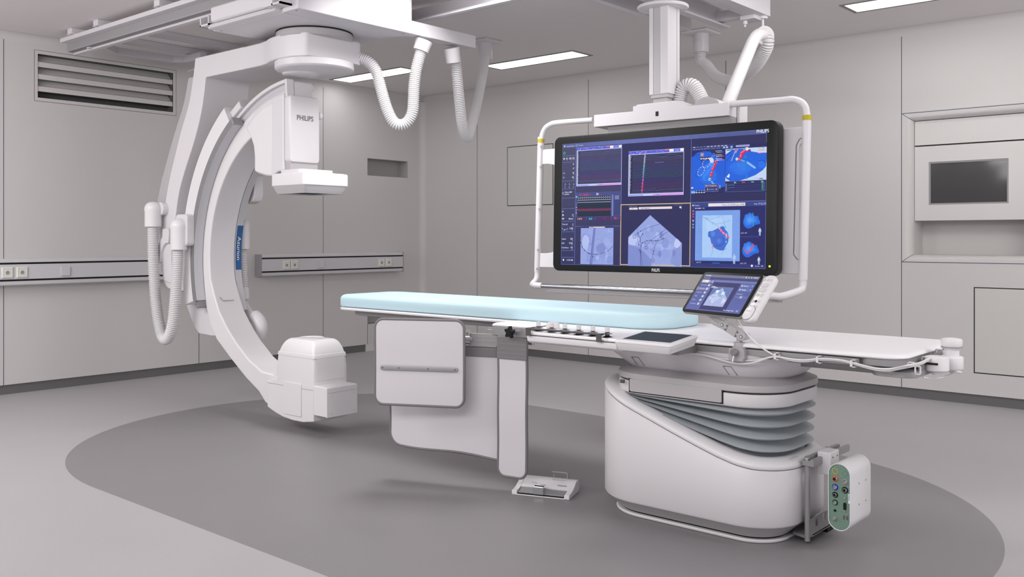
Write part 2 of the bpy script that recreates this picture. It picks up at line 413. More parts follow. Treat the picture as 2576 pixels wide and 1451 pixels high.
# ---------------------------------------------------------------- ceiling rails of the gantry
ZR = 2.727
for k, (x, lab) in enumerate(((-7.08, 'nearest the wall vent'), (-6.66, 'second from the wall vent'), (-5.79, 'third from the wall vent, above the left rail'))):
    t = thing('ceiling_strut', 'short white ceiling channel across the rails, ' + lab, 'ceiling strut', (x, 3.7, ZC), 'ceiling channels carrying the rails')
    obj('channel', G().box((x - .035, 3.108, ZR + .001), (x + .035, 4.36, ZC - .0005)), WHITE2, t, bevel=.003)
    g = G()
    for dx in (-.03, .03): g.box((x + dx - .004, 3.104, ZR - .004), (x + dx + .004, 4.36, ZR + .001))
    obj('channel_lip', g, WHITE2, t, smooth=False)
def rail(name, label, y0, sgn, x0, x1):
    t = thing(name, label, 'ceiling rail', ((x0 + x1) / 2, y0, ZR))
    # profile from the outer flange to the lower inner flange (relative y, z)
    P = [(0, -.004), (0, -.034), (.056, -.034), (.056, -.092), (.102, -.092), (.104, -.112), (.144, -.112), (.144, -.104), (.112, -.104), (.110, -.084), (.064, -.084), (.064, -.004)]
    obj('rail_beam', G().prism([(y0 + sgn * a, ZR + b) for a, b in P], 'x', x0, x1), WHITE2, t, smooth=False)
    obj('running_face', G().box((x0 + .002, y0 + sgn * .0545, ZR - .090), (x1 - .002, y0 + sgn * .0558, ZR - .035)), MIDGREY, t, smooth=False)
    obj('running_groove', G().box((x0 + .002, y0 + sgn * .104, ZR - .0975), (x1 - .002, y0 + sgn * .0575, ZR - .0925)), SILVERD, t, smooth=False)
rail('ceiling_rail', 'left white ceiling rail with a stepped profile, above the wall vent', 3.128, 1, -7.285, -1.2)
rail('ceiling_rail', 'right white ceiling rail, running from behind the gantry carriage to the top edge', 4.335, -1, -7.285, -1.2)
# angled guard at the rail ends
t = thing('rail_end_guard', 'pale angular stop frame hanging below the ceiling channels near the vent', 'guard frame', (-7.0, 3.7, 2.62))
path = [(-6.95,3.3108,2.6347), (-7.2,3.5258,2.6538), (-7.2,4.0108,2.6566), (-7.16,4.0958,2.6637), (-6.9,4.0992,2.6615)]
g = G()
for a, b in zip(path, path[1:]):
    a, b = Vector(a), Vector(b)
    n = Vector((-(b - a).y, (b - a).x, 0)).normalized() * .012
    g.add([tuple(p + o + Vector((0, 0, zz))) for zz in (0, .055) for p, o in ((a, n), (b, n), (b, -n), (a, -n))], [(0, 3, 2, 1), (4, 5, 6, 7), (0, 1, 5, 4), (1, 2, 6, 5), (2, 3, 7, 6), (3, 0, 4, 7)])
obj('guard_bar', g, WHITE2, t, smooth=False)
g = G()
for x, y in ((-6.98, 3.22), (-6.92, 4.12)): g.box((x - .02, y - .02, 2.62), (x + .02, y + .02, ZR - .004))
obj('guard_hanger', g, WHITE2, t, smooth=False)

# ---------------------------------------------------------------- C-arm gantry
YC = 3.59
ga = thing('c_arm_gantry', 'white ceiling-hung C-arm x-ray gantry with curved silver-edged arm at left', 'x-ray machine', (-4.77, YC, 2.62))
ZB = 2.472
# carriage
g = G()
g.box((-4.42, 3.128, ZB), (-4.275, 3.99, 2.725))
g.box((-5.15, 3.135, ZB), (-4.42, 3.985, ZB + .045))
g.box((-5.10, 3.20, ZB + .045), (-4.42, 3.95, 2.70))
obj('carriage', g, WHITE2, ga, bevel=.006)
def channel(px0, px1, py0, py1, y0, y1):
    g = G(); w = .010
    g.box((px0, y0, py0), (px1, y1, py0 + w)); g.box((px0, y0, py0), (px0 + w, y1, py1)); g.box((px1 - w, y0, py0), (px1, y1, py1 + .006)); return g
ch = [(-5.2579,2.5098),(-5.1576,2.5635)]
obj('cable_channel', channel(ch[0][0], ch[1][0], ch[0][1], ch[1][1], 3.11, 3.98), WHITE2, ga, smooth=False)
ch2 = [(-4.4116,2.4961),(-4.3294,2.5487)]
obj('cable_channel', channel(ch2[0][0], ch2[1][0], ch2[0][1], ch2[1][1], 3.048, 3.16), WHITE2, ga, smooth=False)
fc0 = [(-5.0774,2.4916),(-4.4294,2.4929)]
obj('front_cover', G().prism([(3.075, 2.515), (3.085, 2.506), (3.14, 2.506), (3.14, 2.60), (3.085, 2.60), (3.075, 2.590)], 'x', fc0[0][0], -4.53), WHITE2, ga, bevel=.004)
obj('front_lip', G().prism([(3.085, 2.478), (3.10, 2.474), (3.14, 2.474), (3.14, 2.505), (3.10, 2.505)], 'x', -5.13, -4.44), WHITE2, ga, bevel=.003)
obj('front_end_block', G().box((-4.50, 3.05, 2.495), (-4.40, 3.132, 2.66)), WHITE2, ga, bevel=.008)
g = G()
for x, y in ((-5.10, 3.16), (-4.32, 3.15), (-4.31, 3.95)): g.lathe([(.006, -.0008), (.006, .001)], (x, y, ZB), 'z', 10)
obj('cover_screw', g, DARKM, ga)
obj('hose_arm', G().box((-4.375, 3.99, ZB + .002), (-4.277, 4.575, 2.556)), WHITE2, ga, bevel=.003)
# pivot
DX, DY = -4.735, YC
obj('pivot_neck', G().lathe([(.235, -.006), (.235, -.045), (.238, -.05)], (DX, DY, ZB), 'z', 56), GREY, ga)
obj('pivot_gap', G().lathe([(.237, 0.0005), (.237, -.009)], (DX, DY, ZB), 'z', 56), GAP, ga)
plan = [(-5.33, 3.4155), (-5.25, 3.4155), (-5.06, 3.412), (-4.97, 3.395), (-4.90, 3.368), (-4.80, 3.352), (-4.68, 3.362), (-4.574, 3.404), (-4.566, 3.42), (-4.566, 3.80), (-4.585, 3.835), (-4.70, 3.845), (-4.82, 3.845), (-4.92, 3.82), (-5.0, 3.79), (-5.1, 3.768), (-5.25, 3.7645), (-5.33, 3.7645)]
g = G().prism(plan, 'z', 2.2875, 2.4335)
obj('l_arm_beam', g, WHITE, ga, bevel=.010, seg=3)
obj('pivot_cover', G().lathe([(.01, -.054), (.222, -.053), (.236, -.049), (.243, -.041), (.243, -.004), (.238, 0)], (DX, DY, 2.287), 'z', 56), WHITE, ga, ang=40)
obj('under_cover', G().lathe([(.01, -.070), (.10, -.070), (.115, -.064), (.12, -.052)], (-4.85, 3.575, 2.287), 'z', 40), WHITE, ga, ang=40)
# vertical member of the L-arm, curving outwards then back
outer = [(-5.836, 2.434), (-5.862, 2.317), (-5.917, 2.135), (-6.024, 1.945), (-6.105, 1.780), (-6.185, 1.606), (-6.245, 1.42), (-6.285, 1.22), (-6.285, 1.02), (-6.262, .885), (-6.20, .835)]
inner = [(-6.10, .832), (-6.105, .92), (-6.125, 1.08), (-6.125, 1.2), (-6.098, 1.349), (-6.055, 1.51), (-5.975, 1.666), (-5.862, 1.847), (-5.775, 2.02), (-5.728, 2.174), (-5.707, 2.280)]
obj('l_arm_column', G().prism(smooth2(outer, 4) + smooth2(inner, 4) + [(-5.700, 2.287), (-5.25, 2.287), (-5.25, 2.434)], 'y', 3.415, 3.765), WHITE, ga, bevel=.007, seg=3)
back = [(p[0] - .012, p[1]) for p in outer[1:9]]
obj('l_arm_back_cover', G().prism(smooth2([(p[0] + .03, p[1]) for p in back], 4) + smooth2([(p[0] - .085 - .012 * i, p[1]) for i, p in enumerate(back)], 4)[::-1], 'y', 3.432, 3.70), GREY, ga, bevel=.012, seg=3)  # grey puts the chamfer's shading into the colour of the arm's back
obj('l_arm_top_bracket', G().box((-5.66, 3.60, 2.434), (-5.30, 3.70, 2.475)), WHITE2, ga, bevel=.006)

# the C itself: concentric sections swept about the isocentre
CC = (-4.784, 1.047)
def sweep(prof, a0, a1, n=40, c=CC):
    rings = []
    for i in range(n + 1):
        a = math.radians(a0 + (a1 - a0) * i / n)
        rings.append([(c[0] + R * math.cos(a), y, c[1] + R * math.sin(a)) for R, y in prof])
    return G().loft(rings)
outC = arc(CC, 1.076, 95.5, 192, 44) + [(-5.826, .76), (-5.808, .70), (-5.765, .60), (-5.681, .50), (-5.511, .385), (-5.328, .272), (-5.185, .200), (-5.115, .140), (-5.06, .118)]
inC = [(-4.93, .30), (-4.99, .325), (-5.15, .335), (-5.30, .40), (-5.449, .50), (-5.56, .595), (-5.655, .700), (-5.715, .81)] + arc((-4.895, 1.061), .877, 190, 110, 34)
obj('c_arm', G().prism(outC + inC, 'y', 3.485, 3.685), BRIGHT, ga, bevel=.012, seg=3, ang=50)
obj('c_arm_flange', sweep([(1.127, 3.478), (1.150, 3.478), (1.150, 3.692), (1.127, 3.692)], 95.5, 196), WHITE, ga, bevel=.002)
obj('c_arm_track', sweep([(1.070, 3.500), (1.130, 3.500), (1.130, 3.67), (1.070, 3.67)], 95.8, 196), SILVER, ga)
obj('c_arm_track_line', sweep([(1.099, 3.498), (1.102, 3.498), (1.102, 3.502), (1.099, 3.502)], 95.8, 130), DUCT, ga)
# closing blocks at the top end of the C
obj('c_arm_end_block', sweep([(1.04, 3.480), (1.152, 3.480), (1.152, 3.535), (1.04, 3.535)], 94.6, 95.7, 3), WHITE, ga, bevel=.003)
obj('c_arm_end_cover', sweep([(1.04, 3.540), (1.136, 3.540), (1.140, 3.55), (1.140, 3.665), (1.13, 3.69), (1.10, 3.69), (1.09, 3.672), (1.04, 3.672)], 94.8, 95.9, 3), WHITE, ga, bevel=.003)
# sleeve that carries the C on the L-arm
obj('sleeve', sweep([(1.113, 3.4145), (1.224, 3.4145), (1.240, 3.43), (1.250, 3.72), (1.113, 3.72)], 124.5, 195), BRIGHT, ga, bevel=.003)
obj('sleeve_edge', sweep([(1.068, 3.417), (1.114, 3.417), (1.114, 3.484), (1.068, 3.484)], 123, 195.2), SILVER, ga, bevel=.0015)
obj('sleeve_edge_bevel', sweep([(1.069, 3.4162), (1.113, 3.4142), (1.113, 3.4175), (1.069, 3.4175)], 123, 195.2), SILVERD, ga)
obj('sleeve_edge_cap', sweep([(1.066, 3.4135), (1.116, 3.412), (1.116, 3.487), (1.066, 3.487)], 122.4, 123.3, 2), METAL, ga, bevel=.001)
tip = sweep([(1.15, 3.455), (1.20, 3.455), (1.225, 3.50), (1.235, 3.70), (1.15, 3.70)], 119.0, 125, 6)
obj('sleeve_tip', tip, WHITE, ga, bevel=.006)
lc = [(-6.1076,0.7201),(-6.0808,0.6817),(-6.0381,0.619),(-5.9852,0.5575),(-5.9329,0.5218),(-5.7741,0.5161),(-5.63,0.5262),(-5.7791,0.6971),(-5.8298,0.7443)]
obj('sleeve_lower_cover', G().prism(lc, 'y', 3.50, 3.69), WHITE, ga, bevel=.012, seg=3)
obj('sleeve_stop', sweep([(1.075, 3.43), (1.11, 3.43), (1.11, 3.50), (1.075, 3.50)], 195.2, 197.6, 3), SILVERD, ga, bevel=.002)
obj('sleeve_bracket', sweep([(1.23, 3.45), (1.37, 3.45), (1.37, 3.72), (1.23, 3.72)], 170, 190, 10), WHITE, ga, bevel=.008)
# far rail seen past the inner face, with its blue name label
FC = (-4.895, 1.061); FR = .872
obj('far_rail', sweep([(FR, 3.686), (FR + .05, 3.686), (FR + .05, 3.738), (FR, 3.732)], 136, 205, 40, FC), SILVER, ga)
a_hi = math.degrees(math.asin((1.283 - 1.061) / FR)); a_lo = math.degrees(math.asin((.972 - 1.061) / FR))
lab = obj('name_label', sweep([(FR - .002, 3.6865), (FR + .002, 3.6865), (FR + .002, 3.7335), (FR - .002, 3.7325)], 180 - a_hi, 180 - a_lo, 20, FC), LABELB, ga)
tx = text('Azurion', .052, .004); L = max(p[0] for p in tx.v)
def wrap(p):
    a = math.radians(180 - a_hi) + (p[0] + (.31 - L) * .55) / FR
    return (FC[0] + (FR - .004) * math.cos(a), 3.6965 + p[1] * .72, FC[1] + (FR - .004) * math.sin(a))
tx.v = [wrap(p) for p in tx.v]
obj('name_lettering', tx, WTEXT, lab, smooth=False)
# seam on the inner face near its lower bend
obj('service_seam', G().tube([(p[0] + .004, p[1], p[2]) for p in ((-5.690, 3.515, .79), (-5.683, 3.535, .765), (-5.683, 3.62, .765))], .0025, 6), MIDGREY, ga)

# detector carrier and detector
cp = [(-5.3129,1.9171),(-5.2469,1.8447),(-5.2199,1.7938),(-5.2087,1.7286),(-5.2087,1.6281),(-5.1641,1.6132),(-5.0805,1.5941),(-5.007,1.5872),(-4.9474,1.6159),(-4.8885,1.6182),(-4.8885,2.1036),(-5.0544,2.0798),(-5.2087,2.0149)]
obj('detector_carrier', G().prism(cp, 'y', 3.468, 3.705), WHITE, ga, bevel=.012, seg=3)
ip = [(-5.287,1.915),(-5.2326,1.8462),(-5.2012,1.7899),(-5.1923,1.7276),(-5.1923,1.6349),(-5.1522,1.6202),(-5.0776,1.6041),(-5.0127,1.5961),(-5.0041,2.0495),(-5.1169,2.0193),(-5.2057,1.9706)]
obj('carrier_panel', G().prism(ip, 'y', 3.4655, 3.47), BRIGHT, ga, bevel=.002)
g = G().loft([[(x, p[0], p[1]) for p in rrect(3.474 + e, 3.701 - e, 1.672 + e * .3, 2.09 - e, .022)] for x, e in ((-4.884, 0), (-4.84, 0), (-4.829, .004), (-4.827, .012))])
hd = obj('detector_head', g, WHITE, ga, ang=40)
tx = text('PHILIPS', .051, .03); L = max(p[0] for p in tx.v)
tx.v = [(-4.8265, 3.522 + p[0] * (.128 / L), 1.937 + p[1] * .86) for p in tx.v]
obj('brand_lettering', tx, TEXTG, hd, smooth=False)
obj('detector_neck', G().box((-4.90, 3.485, 1.600), (-4.838, 3.695, 1.69)), GREY, ga, bevel=.004)
obj('detector_pad', G().join(rplate(-4.925, -4.70, 3.46, 3.72, .03, 1.592, 1.622)), WHITE, ga)
obj('carrier_knob', G().lathe([(.02, 0), (.026, .004), (.026, .018), (.02, .024)], (-4.85, 3.705, 1.98), 'y', 24), WHITE, ga)
g = G(); dx0, dx1, dy0, dy1 = -4.948, -4.603, 3.413, 3.758
ring = lambda e, z, r=.022: [(p[0], p[1], z) for p in rrect(dx0 + e, dx1 - e, dy0 + e, dy1 - e, r)]
g.loft([ring(0, 1.521), ring(0, 1.586), ring(.004, 1.594), ring(.02, 1.598)])
obj('detector_housing', g, BRIGHT, ga, ang=40)
g = G().loft([ring(.035, 1.477), ring(.030, 1.470), ring(.024, 1.470), ring(.003, 1.520), ring(.003, 1.524)], caps=False)
obj('detector_bezel', g, GREY, ga, ang=40)
obj('detector_window', G().loft([ring(.032, 1.484), ring(.032, 1.490)]), DARKM, ga)

# tube housing at the lower end
th_x0, th_x1, th_y0, th_y1 = -4.944, -4.563, 3.452, 3.712
lp = [(-5.042, .290), (-5.042, .124), (-5.00, .110), (-4.951, .096), (-4.876, .080), (-4.777, .071), (-4.672, .072), (-4.565, .088), (-4.565, .306), (-4.944, .312)]
th = obj('tube_housing', G().prism(lp, 'y', th_y0, th_y1), BRIGHT, ga, bevel=.008, seg=3)
def tr(e, z, rt=.014, ex=0): return [(p[0], p[1], z) for p in rrect(th_x0 + e + ex, th_x1 - e * .8, th_y0 + e * .6, th_y1 - e * .6, rt, 3)]
obj('tube_hood', G().loft([tr(0, .29), tr(.001, .40), tr(.010, .482)]), BRIGHT, ga, ang=40)
obj('tube_dome', G().loft([tr(.010, .45), tr(.014, .487), tr(.024, .512), tr(.036, .534), tr(.050, .552), tr(.066, .564), tr(.080, .5695), tr(.086, .570)]), BRIGHT, ga, ang=34)
obj('dome_lip', G().loft([tr(.004, .466), tr(.0045, .474), tr(.008, .487), tr(.013, .489)], caps=False), BRIGHT, ga)
obj('beam_port', G().lathe([(.078, 0), (.080, .006), (.074, .008), (.066, .006), (.062, .001)], (-4.755, 3.58, .5695), 'z', 40, caps=False), WHITE, ga)
obj('beam_port_glass', G().lathe([(.065, .002), (.002, .002)], (-4.755, 3.58, .5695), 'z', 40), SILVER, ga)
bx = obj('tube_end_box', G().box((-4.57, 3.456, .128), (-4.447, 3.692, .306)), BRIGHT, ga, bevel=.006)
pl = obj('end_cover', G().box((-4.449, 3.457, .126), (-4.441, 3.690, .302)), BRIGHT, bx, bevel=.003)
g = G().box((-4.4415, 3.459, .272), (-4.4405, 3.688, .2735)); obj('cover_seam', g, MIDGREY, bx, smooth=False)
for y in (3.487, 3.662):
    for z in (.150, .255):
        obj('cover_screw', G().lathe([(.006, 0), (.006, .002), (.003, .003)], (-4.441, y, z), 'x', 12), WHITE2, bx)
sp = obj('side_cover', G().prism(rrect(-4.86, -4.68, .105, .305, .004, 2), 'y', 3.4455, 3.453), BRIGHT, th, bevel=.002)
obj('top_panel', G().box((-4.564, 3.475, .33), (-4.5615, 3.685, .465)), BRIGHT, ga, bevel=.001)
g = G().box((-5.035, 3.4505, .2775), (-4.57, 3.4520, .2795)); obj('housing_seam', g, MIDGREY, ga, smooth=False)
obj('arm_hinge', G().lathe([(.022, 0), (.026, .01), (.026, .20), (.022, .21)], (-5.015, 3.482, .30), 'y', 20), BRIGHT, ga)

# far-side end of the hose track
obj('rear_cover', G().prism([(-5.7534,1.6455),(-5.6455,1.6408),(-5.643,1.4947),(-5.6698,1.4533),(-5.7336,1.4379),(-5.7932,1.4393),(-5.7932,1.6473)], 'y', 3.76, 3.84), WHITE, ga, bevel=.012, seg=3)
# hoses of the gantry
def ga_hose(name, pts, r, **k): return obj(name, hose(pts, r, **k), [HOSE, HOSEG], ga, ang=80)
def elbow(name, pts, r, n=24, parent=None):
    P = catmull(pts, 10); rs = [r * (0.55 + .45 * min(1, i / 3)) for i in range(len(P))]
    return obj(name, G().tube(P, rs, n), WHITE, parent or ga, ang=50)
yl = 3.345
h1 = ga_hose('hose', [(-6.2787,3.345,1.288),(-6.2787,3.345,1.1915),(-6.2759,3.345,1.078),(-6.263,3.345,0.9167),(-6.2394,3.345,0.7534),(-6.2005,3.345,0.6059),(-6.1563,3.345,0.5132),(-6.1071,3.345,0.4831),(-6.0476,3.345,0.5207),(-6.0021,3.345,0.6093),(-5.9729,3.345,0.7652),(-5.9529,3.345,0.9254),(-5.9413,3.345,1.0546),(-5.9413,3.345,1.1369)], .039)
def dome(c, r, h_, parent):
    return obj('hose_elbow', G().lathe([(r * .75, 0), (r, .0), (r, h_ - r * 1.25), (r * 1.06, h_ - r), (r * 1.02, h_ - r * .7), (r * .85, h_ - r * .32), (r * .5, h_ - r * .06), (.002, h_)], c, 'z', 28), BRIGHT, parent, ang=50)
dome((-6.278, 3.345, 1.277), .057, .178, h1)
obj('elbow_cap', G().lathe([(.03, -.0), (.046, .004), (.046, .05)], (-6.235, 3.372, 1.405), 'y', 24), WHITE, h1)
dome((-5.925, 3.345, 1.115), .056, .215, h1)
obj('elbow_mount', G().prism(rrect(-6.00, -5.85, 1.14, 1.36, .03), 'y', 3.36, 3.47), WHITE, ga, bevel=.01, seg=3)
# handle bracket behind the hose
hp = [(-6.2225,1.2596),(-6.1399,1.2591),(-6.1454,1.1634),(-6.1728,1.1605),(-6.2169,1.1348),(-6.2559,1.0719),(-6.2671,1.0205),(-6.3121,1.0255),(-6.3064,1.0885),(-6.2727,1.1572),(-6.228,1.2028)]
obj('grip_handle', G().prism(smooth2(hp, 3), 'y', 3.385, 3.412), WHITE, ga, bevel=.004)
hp2 = [(-6.2242,1.1574),(-6.1416,1.1577),(-6.1307,0.9383),(-6.1416,0.8761),(-6.2297,0.8903),(-6.2743,0.9631),(-6.2743,1.0487)]
obj('grip_plate', G().prism(hp2, 'y', 3.404, 3.417), WHITE, ga, bevel=.004)
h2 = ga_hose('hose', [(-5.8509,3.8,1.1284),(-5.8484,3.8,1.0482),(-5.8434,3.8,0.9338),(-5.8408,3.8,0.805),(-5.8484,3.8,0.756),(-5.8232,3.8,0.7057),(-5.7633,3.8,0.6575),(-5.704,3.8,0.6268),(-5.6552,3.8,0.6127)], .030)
elbow('hose_elbow', [(-5.8737,3.8,1.2775),(-5.8383,3.8,1.2887),(-5.8333,3.8,1.2343),(-5.8333,3.8,1.1171)], .042, parent=h2)
obj('hose_collar', G().tube([(-5.8434,3.8,0.8364),(-5.8383,3.8,0.7565)], .042, 24), WHITE, h2)
elbow('hose_elbow', [(-5.6936,3.78,0.6484),(-5.6254,3.78,0.6158),(-5.5965,3.78,0.5673),(-5.6061,3.78,0.5053)], .050, parent=h2)
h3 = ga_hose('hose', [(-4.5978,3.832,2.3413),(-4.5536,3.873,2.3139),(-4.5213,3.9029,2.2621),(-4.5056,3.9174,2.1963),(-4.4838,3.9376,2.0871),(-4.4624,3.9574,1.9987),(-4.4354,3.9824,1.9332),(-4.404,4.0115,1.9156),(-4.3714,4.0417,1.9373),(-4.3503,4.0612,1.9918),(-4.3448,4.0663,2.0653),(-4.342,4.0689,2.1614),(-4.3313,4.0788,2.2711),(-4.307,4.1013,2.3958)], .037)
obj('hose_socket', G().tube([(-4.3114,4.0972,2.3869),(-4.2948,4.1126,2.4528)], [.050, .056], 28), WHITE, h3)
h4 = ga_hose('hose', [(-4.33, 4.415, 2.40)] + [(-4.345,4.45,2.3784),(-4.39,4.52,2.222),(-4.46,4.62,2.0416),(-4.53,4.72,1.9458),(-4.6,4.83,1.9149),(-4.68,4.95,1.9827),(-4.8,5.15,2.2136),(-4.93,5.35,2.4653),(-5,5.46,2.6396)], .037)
obj('hose_socket', G().tube([(-4.335,4.42,2.365),(-4.325,4.39,2.4541)], [.048, .054], 28), WHITE, h4)
pc = (-5.02, 5.48)
obj('ceiling_flange', G().join(rplate(pc[0] - .10, pc[0] + .10, pc[1] - .10, pc[1] + .10, .004, ZC - .022, ZC - .001)), WHITE2, h4)
obj('flange_socket', G().lathe([(.052, -.15), (.056, -.14), (.056, -.02)], (pc[0], pc[1], ZC), 'z', 28), WHITE2, h4)

# ---------------------------------------------------------------- monitor boom
MON = ((-2.74024, 4.38368, 1.3953), (0.99863, 0.05234, 0), (-0.00128, 0.0244, 0.9997), (0.05232, -0.99833, 0.02443))
MM = frame_matrix(*MON)
bo = thing('monitor_boom', 'large ceiling-hung wall monitor with white tube guard frame on a square column', 'monitor', (-2.79, 4.55, 2.62))
def mobj(name, g, m, parent=bo, **k): return obj(name, g.xf(MM), m, parent, **k)
# carriage under the ceiling
g = G()
for x in (-3.22, -2.97): g.box((x - .02, 3.6, 2.60), (x + .02, 5.56, 2.70)); 
obj('carriage_beam', g, WHITE2, bo, bevel=.003)
g = G()
g.prism([(-2.98, 2.58), (-2.92, 2.58), (-2.92, 2.592), (-2.955, 2.592), (-2.955, 2.68), (-2.99, 2.68), (-2.99, 2.592)], 'y', 3.6, 5.575)
obj('carriage_profile', g, WHITE2, bo, smooth=False)
g = G().box((-2.78, 3.6, 2.665), (-2.72, 5.53, 2.70)); g.box((-2.735, 3.6, 2.60), (-2.70, 5.50, 2.625)); obj('carriage_inner_rail', g, WHITE2, bo, smooth=False)
obj('carriage_side_box', G().box((-2.70, 3.6, 2.600), (-2.615, 5.53, 2.715)), WHITE2, bo, bevel=.003)
obj('side_box_lid', G().box((-2.705, 3.6, 2.715), (-2.605, 5.545, 2.732)), WHITE2, bo, bevel=.002)
obj('carriage_end_bar', G().box((-2.955, 5.44, 2.60), (-2.66, 5.50, 2.665)), WHITE2, bo, bevel=.002)
obj('end_bracket', G().box((-2.76, 5.40, 2.575), (-2.66, 5.52, 2.612)), WHITE2, bo, bevel=.003)
g = G().lathe([(.016, 0), (.016, -.022), (.007, -.024), (.007, -.04)], (-2.745, 5.44, 2.575), 'z', 12); obj('end_bolt', g, WHITE2, bo)
obj('ceiling_track', G().box((-3.3, 4.6, 2.70), (-2.55, 4.72, ZC - .001)), WHITE2, bo, bevel=.003)
obj('ceiling_track', G().box((-3.3, 3.7, 2.70), (-2.55, 3.82, ZC - .001)), WHITE2, bo, bevel=.003)
# column
cx, cy, hw = -2.795, 4.555, .0635
obj('cover_plate', G().lathe([(.141, -.010), (.145, -.004), (.145, .004), (.141, .008)], (cx - .01, cy, 2.505), 'z', 56), WHITE, bo)
co = obj('column', G().prism(rrect(cx - hw, cx + hw, cy - hw, cy + hw, .006, 3), 'z', 2.008, 2.515), WHITE2, bo)
g = G()
for a in (-.033, ): g.box((cx + a - .0012, cy - hw - .0008, 2.01), (cx + a + .0012, cy - hw + .001, 2.495))
for a in (.028,): g.box((cx + hw - .001, cy + a - .0012, 2.01), (cx + hw + .0008, cy + a + .0012, 2.495))
obj('column_groove', g, SILVERD, co, smooth=False)
obj('column_strip', G().box((cx - .031, cy - hw - .0012, 2.01), (cx + .012, cy - hw + .001, 2.497)), GREY, co, smooth=False)
obj('column_foot', G().box((cx - .056, cy - .056, 1.985), (cx + .056, cy + .056, 2.008)), GREY, bo, bevel=.003)
obj('column_neck', G().box((cx - .046, cy - .046, 1.95), (cx + .046, cy + .046, 1.985)), GREY, bo, bevel=.002)
obj('collar_stack', G().box((cx - .062, cy - .062, 2.006), (cx + .062, cy + .062, 2.014)), WHITE2, bo, smooth=False)
obj('column_base', G().box((cx - .13, cy - .09, 1.925), (cx + .13, cy + .12, 1.955)), WHITE2, bo, bevel=.003)
# support beam (front face a little behind the screen plane)
bw = -.06
a1 = (-0.4547,0.5233); a2 = (-0.4536,0.4532); a3 = (0.3915,0.5223); a4 = (0.3923,0.4504)
b1 = (-0.1927,0.5519); b2 = (0.1228,0.5507)
zb, zt = (a2[1] + a4[1]) / 2, (a1[1] + a3[1]) / 2
ztt = (b1[1] + b2[1]) / 2
mobj('support_beam', G().prism([(a1[0], zb), (a3[0], zb), (a3[0], zt), (b2[0], zt), (b2[0], ztt), (b1[0], ztt), (b1[0], zt), (a1[0], zt)], 'z', -.20, bw), WHITE2, bevel=.003)
s1, s2 = [(-0.0454,0.5088),(-0.0275,0.4829)]
mobj('beam_sensor', G().box((s1[0], s2[1], bw - .002), (s2[0], s1[1], bw + .0015)), BLACK, smooth=False)
c1, c2 = [(-0.3739,0.444),(0.408,0.4424)]
mobj('mount_plate', G().box((c1[0], .30, -.17), (a3[0] - .0, zb + .001, -.085)), MIDGREY, smooth=False)
d1, d2 = [(0.3384,0.5344),(0.4109,0.4248)]
mobj('rear_cover', G().box((a3[0] + .001, .25, -.26), (d2[0], zt + .01, -.16)), WHITE2, bevel=.004)
# dome with perforated front beside the column
e1 = (0.2452,0.5343)
g = G(); R = .075
ring = lambda w, r: [(e1[0] + r * math.cos(PI * i / 20), zt - .002 + .62 * r * math.sin(PI * i / 20), w) for i in range(21)]
g.loft([ring(-.10, R), ring(-.20, R)], caps=True)
mobj('dome_cover', g, WHITE2, ang=50)
mobj('dome_grille', G().loft([ring(-.0995, R * .985), ring(-.098, R * .94)]), GRILL, smooth=False)
mobj('dome_lip', G().box((e1[0] - R - .01, zt - .004, -.21), (e1[0] + R + .004, zt + .004, -.095)), WHITE2, bevel=.002)
# guard frame of bent tube, local coordinates
pw = -.09
L1 = [(-0.4792,0.4986),(-0.7278,0.5022),(-0.7928,0.4937),(-0.8312,0.4673),(-0.8514,0.4222),(-0.8566,0.3736)]
L2 = [(-0.8566,0.3736),(-0.8692,-0.4444)]
lp = catmull([(p[0], p[1], pw) for p in L1], 6) + [(L2[1][0], L2[1][1], pw)]
mobj('guard_tube', G().tube(lp, .0165, 18), WHITE)
k1 = (-0.8704,-0.3762); k2 = (-0.8252,-0.4611); k3 = (-0.7658,-0.4827)
mobj('guard_elbow', G().tube(catmull([(k1[0], k1[1], pw), (L2[1][0], L2[1][1] + .0, pw + .005), (L2[1][0] - .006, L2[1][1] - .035, pw + .04), (k3[0] - .035, k3[1] - .0, .03), (k3[0], k3[1], .045), (k3[0] + .03, k3[1] - .001, .045)], 7), .0185, 18), WHITE)
R1 = [(0.3891,0.5161),(0.6564,0.511),(0.7237,0.511),(0.7693,0.4947),(0.7942,0.4643),(0.8028,0.4233)]
R2 = [(0.8028,0.4233),(0.7919,-0.4036)]
rp = catmull([(p[0], p[1], pw) for p in R1], 6) + [(R2[1][0], R2[1][1], pw)]
mobj('guard_tube', G().tube(rp, .0175, 18), WHITE)
q0 = (0.8027,0.4253); q1 = (0.7899,-0.4076)
mobj('grip_sleeve', G().tube([(q0[0], q0[1], pw), (q1[0], q1[1], pw)], .0225, 20), WHITE)
q2 = (-0.8575,0.4226); q3 = (-0.8699,-0.403)
mobj('grip_sleeve', G().tube([(q2[0], q2[1], pw), (q3[0], q3[1], pw)], .0205, 20), WHITE)
y0_, y1_ = [(0.8028,0.4233),(0.803,0.3971)]
mobj('yellow_band', G().tube([(y0_[0], y0_[1], pw), (y1_[0], y1_[1], pw)], .0232, 20), YELLOW)
mobj('yellow_band', G().tube([(q2[0], q2[1] - .012, pw), (q2[0], q2[1] - .035, pw)], .0211, 20), YELLOW)
v1 = (0.6894,-0.4902)
mobj('guard_elbow', G().tube(catmull([(q1[0], q1[1] + .01, pw), (q1[0] - .001, q1[1] - .03, pw + .003), (q1[0] - .008, q1[1] - .055, pw + .03), (v1[0] + .045, v1[1] + .001, .035), (v1[0] + .01, v1[1], .045), (v1[0] - .02, v1[1], .045)], 7), .020, 18), WHITE)
mobj('handle_bar', G().tube([(k3[0] + .02, k3[1], .045), (v1[0] - .01, v1[1] + .001, .045)], .0145, 20), CHROME)
